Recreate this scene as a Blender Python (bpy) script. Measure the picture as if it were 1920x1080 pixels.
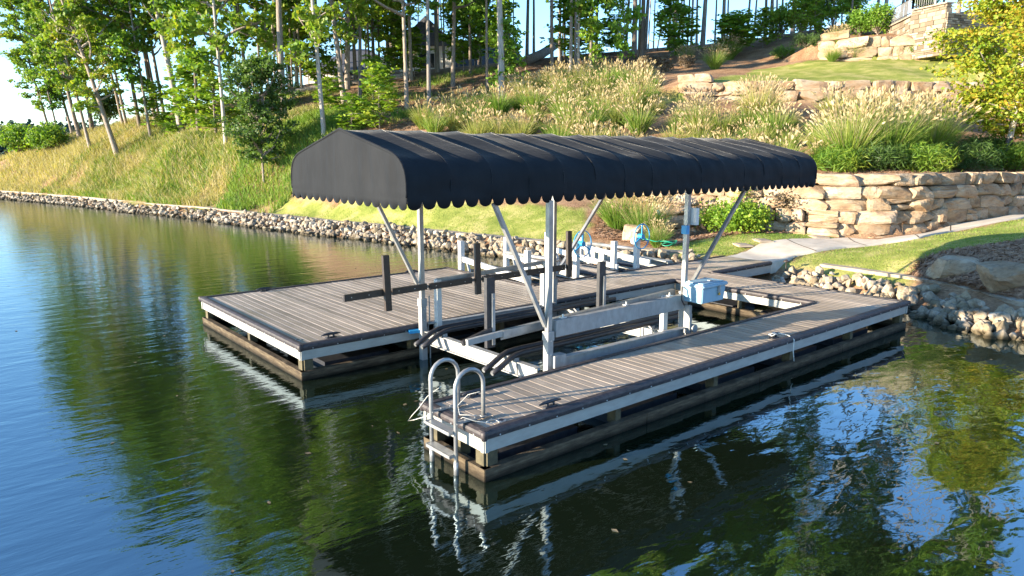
import bpy, bmesh, math, random
import numpy as np
from mathutils import Vector, Matrix, noise

for o in list(bpy.data.objects): bpy.data.objects.remove(o)
SC = bpy.context.scene
COL = SC.collection
R = math.radians
# ------------------------------------------------------------------ camera
CAM = np.array([-4.345, -5.687, 3.48]); F = 1336.8; YAW = 0.8772; PITCH = 0.1860
fw = np.array([math.cos(YAW)*math.cos(PITCH), math.sin(YAW)*math.cos(PITCH), -math.sin(PITCH)])
rt = np.array([math.sin(YAW), -math.cos(YAW), 0.0]); dn = np.cross(fw, rt)
cam_d = bpy.data.cameras.new('camera'); cam = bpy.data.objects.new('camera', cam_d); COL.objects.link(cam)
cam_d.sensor_width = 36; cam_d.lens = F/1920*36; cam_d.clip_start = .1; cam_d.clip_end = 3000
cam.matrix_world = Matrix(((rt[0], -dn[0], -fw[0], CAM[0]), (rt[1], -dn[1], -fw[1], CAM[1]), (rt[2], -dn[2], -fw[2], CAM[2]), (0, 0, 0, 1)))
SC.camera = cam
SC.render.resolution_x = 1024; SC.render.resolution_y = 576
# ------------------------------------------------------------------ light
SUN_AZ, SUN_EL = 162.0, 11.5        # direction TO the sun, azimuth ccw from +x
w = bpy.data.worlds.new('World'); SC.world = w; w.use_nodes = True
nt = w.node_tree; nt.nodes.clear()
sky = nt.nodes.new('ShaderNodeTexSky'); sky.sky_type = 'NISHITA'; sky.sun_disc = False
sky.sun_elevation = R(SUN_EL); sky.sun_rotation = R(90-SUN_AZ)
sky.air_density = 1.0; sky.dust_density = 0.0; sky.ozone_density = 4.0
bg = nt.nodes.new('ShaderNodeBackground'); bg.inputs[1].default_value = 0.15
wo = nt.nodes.new('ShaderNodeOutputWorld')
nt.links.new(sky.outputs[0], bg.inputs[0]); nt.links.new(bg.outputs[0], wo.inputs[0])
sd = bpy.data.lights.new('sun', 'SUN'); so = bpy.data.objects.new('sun', sd); COL.objects.link(so)
sd.energy = 5.0; sd.angle = R(.5); sd.color = (1, .86, .66)
tos = Vector((math.cos(R(SUN_AZ))*math.cos(R(SUN_EL)), math.sin(R(SUN_AZ))*math.cos(R(SUN_EL)), math.sin(R(SUN_EL))))
so.rotation_euler = tos.to_track_quat('Z', 'Y').to_euler(); so.location = (0, 0, 40)
SC.view_settings.view_transform = 'Standard'; SC.view_settings.look = 'None'
SC.view_settings.exposure = 1.92; SC.view_settings.gamma = 1
SC.view_settings.use_curve_mapping = False

# ------------------------------------------------------------------ helpers
def ray(u, v):
    d = fw + rt*(u-960)/F + dn*(v-540)/F
    return d
def at_z(u, v, z):
    d = ray(u, v); t = (z-CAM[2])/d[2]; return CAM+t*d
def at_r(u, v, r):
    d = ray(u, v); t = r/math.hypot(d[0], d[1]); return CAM+t*d
def tag(o, label=None, cat=None, group=None, kind=None):
    if label: o['label'] = label
    if cat: o['category'] = cat
    if group: o['group'] = group
    if kind: o['kind'] = kind
    return o
def empty(name, loc, rz=0, **k):
    o = bpy.data.objects.new(name, None); COL.objects.link(o); o.location = loc; o.rotation_euler = (0, 0, rz)
    o.empty_display_size = .2
    return tag(o, **k)
def link(name, me, parent=None, loc=None, rot=None, sc=None):
    o = bpy.data.objects.new(name, me); COL.objects.link(o)
    if parent: o.parent = parent
    if loc is not None: o.location = loc
    if rot is not None: o.rotation_euler = rot
    if sc is not None: o.scale = sc
    return o
class MB:
    """collects shapes into one mesh"""
    def __init__(s): s.v = []; s.f = []; s.m = []
    def add(s, vs, fs, m=0):
        b = len(s.v); s.v += [tuple(p) for p in vs]; s.f += [tuple(i+b for i in f) for f in fs]; s.m += [m]*len(fs)
    def box(s, x0, x1, y0, y1, z0, z1, m=0, ch=0):
        if ch:
            # chamfered along the long (y) edges at the top
            p = [(x0, z0), (x1, z0), (x1, z1-ch), (x1-ch, z1), (x0+ch, z1), (x0, z1-ch)]
            n = len(p)
            vs = [(a, y0, b) for a, b in p]+[(a, y1, b) for a, b in p]
            fs = [(i, (i+1) % n, n+(i+1) % n, n+i) for i in range(n)]+[tuple(range(n))[::-1], tuple(range(n, 2*n))]
            fs = [f[::-1] for f in fs]
            s.add(vs, fs, m); return s
        vs = [(x, y, z) for z in (z0, z1) for y in (y0, y1) for x in (x0, x1)]
        s.add(vs, [(0, 2, 3, 1), (4, 5, 7, 6), (0, 1, 5, 4), (2, 6, 7, 3), (0, 4, 6, 2), (1, 3, 7, 5)], m); return s
    def bar(s, a, b, wd, ht, m=0, up=(0, 0, 1)):
        a = Vector(a); b = Vector(b); d = (b-a).normalized(); up = Vector(up)
        if abs(d.dot(up)) > .98: up = Vector((1, 0, 0))
        sx = d.cross(up).normalized()*wd/2; sz = sx.cross(d).normalized()*ht/2
        vs = [p+i*sx+j*sz for p in (a, b) for i, j in ((-1, -1), (1, -1), (1, 1), (-1, 1))]
        s.add(vs, [(0, 1, 2, 3), (7, 6, 5, 4), (0, 4, 5, 1), (1, 5, 6, 2), (2, 6, 7, 3), (3, 7, 4, 0)], m); return s
    def tube(s, pts, r, n=8, m=0, cap=True, sq=1):
        pts = [Vector(p) for p in pts]; rs = r if isinstance(r, (list, tuple)) else [r]*len(pts)
        rings = []; ref = None
        for i, p in enumerate(pts):
            d = (pts[min(i+1, len(pts)-1)]-pts[max(i-1, 0)]).normalized()
            if ref is None: ref = Vector((0, 0, 1)) if abs(d.z) < .9 else Vector((1, 0, 0))
            x = d.cross(ref).normalized(); y = x.cross(d).normalized(); ref = y
            rings.append([p+rs[i]*(math.cos(2*math.pi*k/n)*x+math.sin(2*math.pi*k/n)*y*sq) for k in range(n)])
        vs = [q for rg in rings for q in rg]
        fs = [(i*n+k, i*n+(k+1) % n, (i+1)*n+(k+1) % n, (i+1)*n+k) for i in range(len(pts)-1) for k in range(n)]
        if cap: fs += [tuple(range(n))[::-1], tuple((len(pts)-1)*n+k for k in range(n))]
        s.add(vs, fs, m); return s
    def mesh(s, name, mats, smooth=False):
        me = bpy.data.meshes.new(name); me.from_pydata(s.v, [], s.f)
        for mm in (mats if isinstance(mats, (list, tuple)) else [mats]): me.materials.append(mm)
        me.polygons.foreach_set('material_index', s.m)
        me.polygons.foreach_set('use_smooth', [smooth]*len(s.f)); me.update(); return me
    def build(s, name, mats, parent=None, smooth=False, **k):
        me = s.mesh(name, mats, smooth); o = link(name, me, parent); tag(o, **k); return o
def fix_normals(me):
    bm = bmesh.new(); bm.from_mesh(me); bmesh.ops.recalc_face_normals(bm, faces=bm.faces); bm.to_mesh(me); bm.free(); return me
def np_mesh(name, verts, quads, mats, midx=None, smooth=False):
    me = bpy.data.meshes.new(name); nv = len(verts); nf = len(quads); k = quads.shape[1]
    me.vertices.add(nv); me.vertices.foreach_set('co', verts.astype(np.float32).ravel())
    me.loops.add(nf*k); me.loops.foreach_set('vertex_index', quads.astype(np.int32).ravel())
    me.polygons.add(nf); me.polygons.foreach_set('loop_start', np.arange(0, nf*k, k, dtype=np.int32))
    for m in mats: me.materials.append(m)
    if midx is not None: me.polygons.foreach_set('material_index', midx.astype(np.int32))
    me.polygons.foreach_set('use_smooth', np.full(nf, smooth, dtype=bool))
    me.update(calc_edges=True); return me

# ------------------------------------------------------------------ materials
def mat(name, rough=.6, metal=0.0, spec=.5):
    m = bpy.data.materials.new(name); m.use_nodes = True; t = m.node_tree; b = t.nodes['Principled BSDF']
    b.inputs['Roughness'].default_value = rough; b.inputs['Metallic'].default_value = metal
    b.inputs['Specular IOR Level'].default_value = spec
    return m, t, b
def N(t, typ, **k):
    n = t.nodes.new(typ)
    for a, v in k.items(): setattr(n, a, v)
    return n
def noise_n(t, scale, detail=4, vec=None, rough=.6, dist=0):
    n = N(t, 'ShaderNodeTexNoise'); n.inputs['Scale'].default_value = scale; n.inputs['Detail'].default_value = detail
    n.inputs['Roughness'].default_value = rough; n.inputs['Distortion'].default_value = dist
    if vec is not None: t.links.new(vec, n.inputs['Vector'])
    return n
def ramp(t, fac, stops):
    r = N(t, 'ShaderNodeValToRGB'); e = r.color_ramp.elements
    while len(e) < len(stops): e.new(.5)
    for i, (p, c) in enumerate(stops):
        e[i].position = p; e[i].color = (*c, 1) if len(c) == 3 else c
    t.links.new(fac, r.inputs[0]); return r
def mapping(t, scale=(1, 1, 1), rot=(0, 0, 0), src='Object'):
    tc = N(t, 'ShaderNodeTexCoord'); mp = N(t, 'ShaderNodeMapping')
    mp.inputs['Scale'].default_value = scale; mp.inputs['Rotation'].default_value = rot
    t.links.new(tc.outputs[src], mp.inputs[0]); return mp.outputs[0]
def world_pos(t, scale=(1, 1, 1), rot=(0, 0, 0)):
    g = N(t, 'ShaderNodeNewGeometry'); mp = N(t, 'ShaderNodeMapping')
    mp.inputs['Scale'].default_value = scale; mp.inputs['Rotation'].default_value = rot
    t.links.new(g.outputs['Position'], mp.inputs[0]); return mp.outputs[0]
def mix(t, a, b, fac, mode='MIX'):
    m = N(t, 'ShaderNodeMix', data_type='RGBA', blend_type=mode)
    for s, v in ((6, a), (7, b), (0, fac)):
        if hasattr(v, 'links'): t.links.new(v, m.inputs[s])
        elif s == 0: m.inputs[0].default_value = v
        else: m.inputs[s].default_value = (*v, 1)
    return m.outputs[2]
def bump(t, b, h, strength=.3, dist=.02, extra=None):
    n = N(t, 'ShaderNodeBump'); n.inputs['Strength'].default_value = strength; n.inputs['Distance'].default_value = dist
    t.links.new(h, n.inputs['Height'])
    if extra is not None: t.links.new(extra, n.inputs['Normal'])
    t.links.new(n.outputs[0], b.inputs['Normal']); return n.outputs[0]
def rnd_obj(t): return N(t, 'ShaderNodeObjectInfo').outputs['Random']

def simple(name, c1, c2, scale=8, rough=.6, metal=0, bs=.2, bd=.01, spec=.5, ms=(1, 1, 1), lo=.35, hi=.65, obj_var=0, world=False):
    m, t, b = mat(name, rough, metal, spec)
    v = world_pos(t, ms) if world else mapping(t, ms)
    n = noise_n(t, scale, 6, v)
    r = ramp(t, n.outputs[0], [(lo, c1), (hi, c2)])
    col = r.outputs[0]
    if obj_var:
        rr = ramp(t, rnd_obj(t), [(0, (1-obj_var,)*3), (1, (1+obj_var*.4,)*3)])
        col = mix(t, col, rr.outputs[0], 1.0, 'MULTIPLY')
    t.links.new(col, b.inputs['Base Color'])
    if bs: bump(t, b, n.outputs[0], bs, bd)
    return m
M = {}
# composite decking: brown-grey, per-board tint, long grain
m, t, b = mat('decking', .5)
v = world_pos(t, (9, 1.0, 1)); n = noise_n(t, 3, 6, v); n2 = noise_n(t, 1.1, 5, world_pos(t, (.8, .5, 1)))
c = ramp(t, n.outputs[0], [(.3, (.28, .23, .18)), (.7, (.39, .325, .26))]).outputs[0]
rv = ramp(t, rnd_obj(t), [(0, (.78, .77, .76)), (1, (1.14, 1.12, 1.10))]).outputs[0]
c = mix(t, c, rv, 1, 'MULTIPLY')
st = ramp(t, n2.outputs[0], [(.3, (.72, .71, .70)), (.65, (1.07, 1.06, 1.05))]).outputs[0]
c = mix(t, c, st, 1, 'MULTIPLY')
t.links.new(c, b.inputs['Base Color']); bump(t, b, n.outputs[0], .25, .003)
rr = ramp(t, n2.outputs[0], [(.3, (.34,)*3), (.7, (.55,)*3)]); t.links.new(rr.outputs[0], b.inputs['Roughness'])
M['deck'] = m
M['fascia'] = simple('galvanised_fascia', (.27, .27, .25), (.37, .37, .34), 3, .5, .1, .1, .004, lo=.3, hi=.7, ms=(1, 1, 3))
M['rubber'] = simple('dark_bumper', (.022, .018, .02), (.06, .048, .048), 14, .55, 0, .3, .006)
m, t, b = mat('weathered_timber', .85, spec=.2)
n = noise_n(t, 4, 8, world_pos(t, (1, 1, 7))); n2 = noise_n(t, 9, 6, world_pos(t))
c = ramp(t, n.outputs[0], [(.3, (.035, .025, .017)), (.55, (.10, .075, .05)), (.8, (.20, .16, .11))]).outputs[0]
g = N(t, 'ShaderNodeNewGeometry'); sx = N(t, 'ShaderNodeSeparateXYZ'); t.links.new(g.outputs['Position'], sx.inputs[0])
al = ramp(t, sx.outputs[2], [(.0, (.05, .045, .02)), (.09, (.9, .9, .85))]).outputs[0]     # algae and damp line just above the water
c = mix(t, c, al, 1, 'MULTIPLY'); t.links.new(c, b.inputs['Base Color']); bump(t, b, n2.outputs[0], .8, .02); M['timber'] = m
M['block'] = simple('treated_pine', (.05, .042, .022), (.11, .09, .045), 7, .8, bs=.3)
m, t, b = mat('galvanised_steel', .5, .35)
n = noise_n(t, 12, 5, world_pos(t, (1, 1, .6))); vo = N(t, 'ShaderNodeTexVoronoi'); vo.inputs['Scale'].default_value = 45
c = ramp(t, n.outputs[0], [(.3, (.25, .255, .255)), (.7, (.37, .37, .36))]).outputs[0]; t.links.new(c, b.inputs['Base Color'])
rr = ramp(t, n.outputs[0], [(.3, (.5,)*3), (.7, (.7,)*3)]); t.links.new(rr.outputs[0], b.inputs['Roughness']); M['steel'] = m
M['alu'] = simple('brushed_aluminium', (.24, .24, .237), (.38, .38, .365), 5, .38, .5, .05, .002)
M['white'] = simple('white_coated_metal', (.50, .49, .46), (.60, .59, .56), 5, .45, .0, .05, .002)
M['vinyl'] = simple('dark_bunk_vinyl', (.014, .014, .017), (.035, .032, .034), 12, .45, 0, .2, .004)
M['brownvinyl'] = simple('brown_guide_vinyl', (.03, .022, .018), (.05, .036, .028), 12, .4, 0, .1, .004)
M['blue'] = simple('pale_blue_paint', (.20, .35, .45), (.24, .40, .50), 4, .4, 0, .05, .003)
M['bluewheel'] = simple('bright_blue_plastic', (.02, .22, .45), (.03, .30, .55), 4, .35, 0, 0)
M['black'] = simple('black_plastic', (.012, .014, .02), (.03, .032, .04), 10, .45, 0, .1, .003)
M['brass'] = simple('brass', (.45, .33, .1), (.6, .45, .16), 10, .35, .9, 0)
M['rope'] = simple('pale_rope', (.5, .48, .42), (.66, .64, .58), 60, .8, 0, .3, .003)
M['bolt'] = simple('bolt_steel', (.5, .5, .48), (.7, .7, .68), 10, .35, .7, 0)
# canopy cloth
m, t, b = mat('charcoal_navy_canvas', .75, spec=.12)
n = noise_n(t, 2.2, 6, world_pos(t, (1, 1, .5))); n2 = noise_n(t, 5.0, 4, world_pos(t, (2.2, 2.2, .35)), dist=.5)
n3 = noise_n(t, 60, 3, world_pos(t))
c = ramp(t, n.outputs[0], [(.3, (.0105, .0118, .014)), (.7, (.017, .0185, .021))]).outputs[0]; t.links.new(c, b.inputs['Base Color'])
b.inputs['Sheen Weight'].default_value = .14; b.inputs['Sheen Roughness'].default_value = .22
n4 = bump(t, b, n3.outputs[0], .1, .002); bump(t, b, n2.outputs[0], .3, .02, n4); M['canvas'] = m
# stone
def stone_mat(name, cols, sc=1.6, bs=.7, bd=.05, var=.25):
    m, t, b = mat(name, .88, spec=.25)
    v = mapping(t); oi = rnd_obj(t)
    add = N(t, 'ShaderNodeVectorMath', operation='ADD'); cb = N(t, 'ShaderNodeCombineXYZ')
    ml = N(t, 'ShaderNodeMath', operation='MULTIPLY'); ml.inputs[1].default_value = 37; t.links.new(oi, ml.inputs[0])
    t.links.new(ml.outputs[0], cb.inputs[0]); t.links.new(ml.outputs[0], cb.inputs[1])
    t.links.new(v, add.inputs[0]); t.links.new(cb.outputs[0], add.inputs[1])
    n = noise_n(t, sc, 8, add.outputs[0], .6, .4); n2 = noise_n(t, sc*5, 8, add.outputs[0], .7)
    k = len(cols)
    c = ramp(t, n.outputs[0], [(.25+.5*i/(k-1), cc) for i, cc in enumerate(cols)]).outputs[0]
    n5 = noise_n(t, sc*2.3, 6, add.outputs[0], .75, 1.0); li = ramp(t, n5.outputs[0], [(.56, (0,)*3), (.66, (.75,)*3)]).outputs[0]; c = mix(t, c, (.13, .105, .085), li)
    rv = ramp(t, oi, [(0, (1-var, 1-var*1.05, 1-var*1.2)), (.5, (1, .95, .88)), (1, (1.08, 1.08, 1.1))]).outputs[0]
    c = mix(t, c, rv, 1, 'MULTIPLY')
    gr = ramp(t, n2.outputs[0], [(.3, (.72, .7, .68)), (.55, (1, 1, 1))]).outputs[0]
    c = mix(t, c, gr, 1, 'MULTIPLY'); g_ = N(t, 'ShaderNodeNewGeometry'); sz_ = N(t, 'ShaderNodeSeparateXYZ'); t.links.new(g_.outputs['Position'], sz_.inputs[0])
    wet = ramp(t, sz_.outputs[2], [(.05, (.28, .27, .22)), (.13, (1, 1, 1))]).outputs[0]; c = mix(t, c, wet, 1, 'MULTIPLY')
    t.links.new(c, b.inputs['Base Color'])
    bn = bump(t, b, n2.outputs[0], bs*.8, bd*.5); bump(t, b, n.outputs[0], bs, bd*2, bn); return m
M['boulder'] = stone_mat('sandstone_boulder', [(.16, .11, .08), (.34, .23, .14), (.40, .32, .23), (.48, .42, .34)], 1.3)
M['rock'] = stone_mat('granite_riprap', [(.17, .14, .10), (.31, .26, .19), (.45, .39, .31)], 2.2, .5, .03, .45)
M['ledge'] = stone_mat('ledge_stone', [(.20, .16, .12), (.38, .31, .23), (.52, .45, .36)], 1.2, .5, .03)
M['concrete'] = simple('path_concrete', (.42, .36, .28), (.55, .48, .38), 2.5, .85, 0, .2, .01, world=True)
M['cap'] = simple('seawall_cap', (.24, .19, .14), (.35, .29, .22), 3, .85, 0, .3, .02, world=True)
# bark
def bark(name, a, bb, c3):
    m, t, b = mat(name, .9, spec=.15)
    n = noise_n(t, 5, 8, mapping(t, (3, 3, .7))); n2 = noise_n(t, .5, 3, world_pos(t))
    c = ramp(t, n.outputs[0], [(.28, a), (.45, bb), (.62, c3)]).outputs[0]
    rv = ramp(t, rnd_obj(t), [(0, (.5, .47, .45)), (1, (1.05, 1.02, 1.0))]).outputs[0]
    c = mix(t, c, rv, 1, 'MULTIPLY'); t.links.new(c, b.inputs['Base Color']); bump(t, b, n.outputs[0], .8, .04); return m
M['bark'] = bark('grey_bark', (.12, .095, .075), (.27, .225, .185), (.42, .37, .32))
M['barkw'] = bark('pale_bark', (.16, .14, .12), (.38, .34, .30), (.55, .52, .47))
# leaves
def leaf_mat(name, cols, trans=.35, rough=.5, osc=.35):
    m, t, b = mat(name, rough, spec=.3)
    g = N(t, 'ShaderNodeNewGeometry'); n = noise_n(t, osc, 3, mapping(t)); oi = rnd_obj(t)
    a1 = N(t, 'ShaderNodeMath', operation='MULTIPLY_ADD'); a1.inputs[1].default_value = .45; t.links.new(g.outputs['Random Per Island'], a1.inputs[0]); t.links.new(n.outputs[0], a1.inputs[2])
    a2 = N(t, 'ShaderNodeMath', operation='MULTIPLY_ADD'); a2.inputs[1].default_value = .32; t.links.new(oi, a2.inputs[0]); t.links.new(a1.outputs[0], a2.inputs[2])
    a3 = N(t, 'ShaderNodeMath', operation='MULTIPLY_ADD'); a3.inputs[1].default_value = 1.0; a3.inputs[2].default_value = -.42; t.links.new(a2.outputs[0], a3.inputs[0])
    k = len(cols); c = ramp(t, a3.outputs[0], [(.05+.9*i/(k-1), cc) for i, cc in enumerate(cols)]).outputs[0]
    t.links.new(c, b.inputs['Base Color'])
    tr = N(t, 'ShaderNodeBsdfTranslucent'); c2 = mix(t, c, (1.15, 1.2, .5), 1, 'MULTIPLY'); t.links.new(c2, tr.inputs[0])
    ms = N(t, 'ShaderNodeMixShader'); ms.inputs[0].default_value = trans
    t.links.new(b.outputs[0], ms.inputs[1]); t.links.new(tr.outputs[0], ms.inputs[2])
    t.links.new(ms.outputs[0], t.nodes['Material Output'].inputs[0]); return m
M['leaf'] = leaf_mat('oak_leaves', [(.06, .14, .025), (.11, .22, .03), (.18, .28, .035), (.26, .31, .04), (.34, .27, .045)], .45)
M['leafd'] = leaf_mat('dark_leaves', [(.04, .08, .025), (.07, .13, .03), (.10, .17, .035), (.15, .21, .045)], .4)
M['leafb'] = leaf_mat('bright_leaves', [(.09, .20, .02), (.15, .28, .03), (.24, .34, .035), (.34, .36, .04)], .4)
M['leafm'] = leaf_mat('turning_leaves', [(.06, .17, .02), (.12, .24, .022), (.22, .30, .025), (.34, .33, .03), (.48, .28, .04)], .4, osc=.6)
M['blade'] = leaf_mat('grass_blades', [(.11, .17, .03), (.20, .25, .05), (.33, .32, .09), (.46, .40, .17)], .3, .6, .8)
M['bladeg'] = leaf_mat('green_grass_blades', [(.08, .17, .025), (.14, .25, .035), (.22, .29, .05), (.36, .33, .10)], .35, .6, .6)
M['bladedry'] = leaf_mat('dry_grass', [(.20, .20, .06), (.33, .30, .12), (.45, .38, .19), (.57, .48, .29)], .35, .7, .5)
M['plume'] = leaf_mat('seed_plumes', [(.36, .27, .14), (.47, .37, .21), (.55, .45, .29), (.60, .51, .36)], .35, .9, .8)
M['farleaf'] = leaf_mat('far_forest_leaves', [(.03, .055, .045), (.045, .08, .06), (.065, .10, .065), (.09, .12, .06)], .0, .9, .02)  # distance haze put into the leaf colour as a blue-green tint
M['twig'] = simple('dry_twigs', (.14, .09, .06), (.27, .19, .13), 6, .9, bs=0)

# ------------------------------------------------------------------ terrain
SHORE = np.array([(60, 190), (20, 130), (4, 105), (-4, 84), (-1.5, 72), (.8, 63.7), (3.8, 52), (5.6, 41.7), (7.0, 37.0), (7.7, 31.3), (8.2, 28.2), (9, 23.4), (9.8, 20.5), (10.1, 17.9), (10.5, 15.5), (11.0, 12.7),
                  (11.7, 10), (12.3, 8), (13.0, 6.3), (13.2, 4.5), (13.1, 3), (12.9, 1.6), (12.6, .6), (11.75, -.45), (11.45, -1.2), (11.5, -1.9), (11.2, -4), (10, -8), (8, -14), (6, -25), (5, -60)], float)
def sdist(poly, x, y):
    """signed distance to a polyline, positive on its left-hand... land side"""
    x = np.asarray(x, float); y = np.asarray(y, float)
    best = np.full(x.shape, 1e9); sg = np.zeros(x.shape); par = np.zeros(x.shape); acc = 0
    for i in range(len(poly)-1):
        a = poly[i]; d = poly[i+1]-a; L = math.hypot(*d)
        tt_ = ((x-a[0])*d[0]+(y-a[1])*d[1])/L**2; tt = np.clip(tt_, 0, 1)
        px = x-a[0]-tt*d[0]; py = y-a[1]-tt*d[1]; dd = np.hypot(px, py)
        cr = -(d[0]*py-d[1]*px)   # >0 to the right-hand side of travel
        cr = -cr
        up = dd < best-1e-9
        best = np.where(up, dd, best); sg = np.where(up, np.sign(cr), sg)
        ex = np.where(i == 0, np.minimum(tt_, 0)*L, 0)+np.where(i == len(poly)-2, np.maximum(tt_-1, 0)*L, 0)
        par = np.where(up, acc+tt*L+ex, par); acc += L
    return best*sg, par, acc
def sh_s(x, y): return sdist(SHORE, x, y)[0]
def P2(u, v, r):
    p = at_r(u, v, r); return (p[0], p[1])
# walls: polylines run from left to right as seen; height of the step
W1 = np.array([P2(1222, 430, 28.0), P2(1290, 430, 26.9), P2(1400, 430, 26.1), P2(1540, 440, 25.6), P2(1640, 447, 26.0), P2(1720, 430, 26.9), P2(1800, 420, 28.6), P2(1920, 400, 31.5), P2(2060, 395, 35.5)])
W2 = np.array([P2(1288, 185, 41.0), P2(1400, 185, 41.0), P2(1520, 184, 42.0), P2(1640, 182, 43.5), P2(1770, 180, 45.5), P2(1900, 180, 47.5), P2(2050, 180, 50)])
W3 = np.array([P2(1535, 112, 53.5), P2(1600, 112, 52.5), P2(1706, 108, 53.0)])
WALLS = [(W1, 1.7, .55), (W2, 1.0, .5), (W3, 1.35, .5)]
def jump(x, y):
    z = np.zeros(np.shape(x))
    for Wp, H, wd in WALLS:
        d, par, L = sdist(Wp, x, y)
        d = -d if FLIP else d
        k = np.clip((d-.05)/wd, 0, 1); k = k*k*(3-2*k)
        over = np.maximum(np.maximum(-par, par-L), 0)
        ends = np.clip(1-over/3.0, 0, 1)
        fade = 1-np.clip((d-1.5)/8.0, 0, 1); fade = fade*fade*(3-2*fade)
        z = z+H*k*ends*fade
    return z
# orientation check: a point behind wall one must be on its positive side
FLIP = False
_q = P2(1540, 430, 30); FLIP = bool(sdist(W1, np.array(_q[0]), np.array(_q[1]))[0] < 0)
_q = P2(960, 300, 60); SFL = -1 if sh_s(np.array(_q[0]), np.array(_q[1])) < 0 else 1
def S_(x, y): return SFL*sh_s(x, y)
CP = [  # (u, v, ground distance)
 (500, 385, 40), (545, 372, 38.5), (620, 380, 35.5), (700, 388, 33), (800, 389, 31), (900, 392, 29.5), (1000, 395, 28.5), (1100, 405, 27), (1170, 440, 25.3), (1130, 395, 27.6),
 (495, 346, 42), (420, 300, 47), (420, 345, 44), (342, 258, 53), (220, 293, 52), (300, 330, 50), (200, 350, 54), (100, 330, 66), (100, 352, 62), (0, 300, 82), (0, 340, 75), (130, 266, 84), (172, 250, 80), (60, 285, 84),
 (300, 226, 68), (260, 243, 66), (405, 262, 54), (372, 253, 56), (500, 187, 62), (420, 215, 64), (600, 165, 62), (533, 232, 47), (607, 257, 41.5), (650, 207, 50), (700, 247, 40.5), (763, 203, 49), (805, 217, 44),
 (848, 163, 54), (650, 167, 60), (770, 150, 60), (820, 135, 64), (882, 138, 60), (913, 172, 50), (940, 193, 46), (987, 116, 66), (900, 128, 66), (1035, 134, 56), (1070, 137, 53), (1107, 140, 52), (1168, 145, 49), (1203, 112, 60), (1260, 97, 64),
 (1317, 88, 66), (1400, 80, 68), (1486, 62, 72), (1390, 128, 54), (1450, 110, 58), (1300, 130, 53),
 (800, 250, 38.5), (900, 245, 37.5), (1000, 245, 37), (1000, 180, 44), (1100, 240, 36.5), (1100, 170, 44), (1200, 235, 36.5), (1200, 175, 43), (1300, 235, 36.5), (1240, 190, 41), (1270, 192, 40.2), (1400, 225, 37), (1500, 215, 37.5), (1600, 230, 37), (1700, 235, 37),
 (1800, 260, 37), (1900, 268, 38), (1300, 320, 30), (1400, 320, 29.5), (1560, 328, 28), (1700, 330, 29.2), (1800, 331, 31), (1900, 333, 34), (1600, 290, 31), (1700, 285, 32.5),
 (1330, 149, 43), (1500, 148, 44.5), (1640, 145, 46), (1770, 142, 48), (1520, 112, 53), (1640, 112, 52), (1780, 100, 55.5), (1900, 95, 58),
 (1400, 140, 47.5), (1350, 141, 47), (1450, 140, 48), (1370, 131, 51.5), (1340, 122, 55), (1420, 120, 56), (1700, 140, 47.2), (1780, 138, 48.5),
 (1600, 75, 55), (1690, 62, 56), (1560, 68, 60), (1900, 40, 62),
 (1240, 445, 26.2), (1340, 442, 25), (1450, 445, 24.3), (1550, 450, 24.6), (1640, 452, 25.2), (1720, 441, 26.1), (1790, 425, 27.6), (1893, 401, 30.3),
 (1480, 490, 21.6), (1570, 468, 23.2), (1658, 457, 24.3), (1722, 448, 25), (1782, 435, 26.2), (1920, 410, 28.8), (1920, 440, 24.5), (1850, 470, 21.2), (1760, 478, 21), (1790, 517, 18.9), (1870, 545, 18.2), (1920, 520, 18.6), (1700, 500, 20.6), (1640, 500, 20.8), (1850, 520, 18.9),
]
pts = []
for u, v, r in CP:
    p = at_r(u, v, r); pts.append((p[0], p[1], p[2]))
# just behind the shore the ground stands half a metre above the lake
for i in range(3, len(SHORE)-3):
  for fr in (0, .5):
    a = SHORE[i]*(1-fr)+SHORE[i+1]*fr; nx = SHORE[i+1]-SHORE[i-1] if fr == 0 else SHORE[i+1]-SHORE[i]; nn = np.array([nx[1], -nx[0]])/math.hypot(*nx)
    q = a+nn*1.5
    if S_(np.array(q[0]), np.array(q[1])) < 0: q = a-nn*1.5
    pts.append((q[0], q[1], .5))
pts += [(20, 100, 5), (60, 110, 6), (60, 60, 14), (100, 60, 14), (110, 0, 14), (60, -30, 10), (30, -40, 4), (80, 25, 14.5), (100, 120, 6), (9.5, -14, .8), (20, -12, 2.5), (30, -5, 4), (40, 2, 9)]
pts = np.array(pts)
def tps_phi(r2): return np.where(r2 > 1e-9, r2*np.log(r2+1e-12), 0)
_Z = pts[:, 2]-jump(pts[:, 0], pts[:, 1])
_n = len(pts); _D = ((pts[:, None, :2]-pts[None, :, :2])**2).sum(-1)/1000.
_K = tps_phi(_D)+np.eye(_n)*.0015; _P = np.c_[np.ones(_n), pts[:, :2]/30]
_A = np.block([[_K, _P], [_P.T, np.zeros((3, 3))]]); _w = np.linalg.solve(_A, np.r_[_Z, 0, 0, 0])
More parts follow.
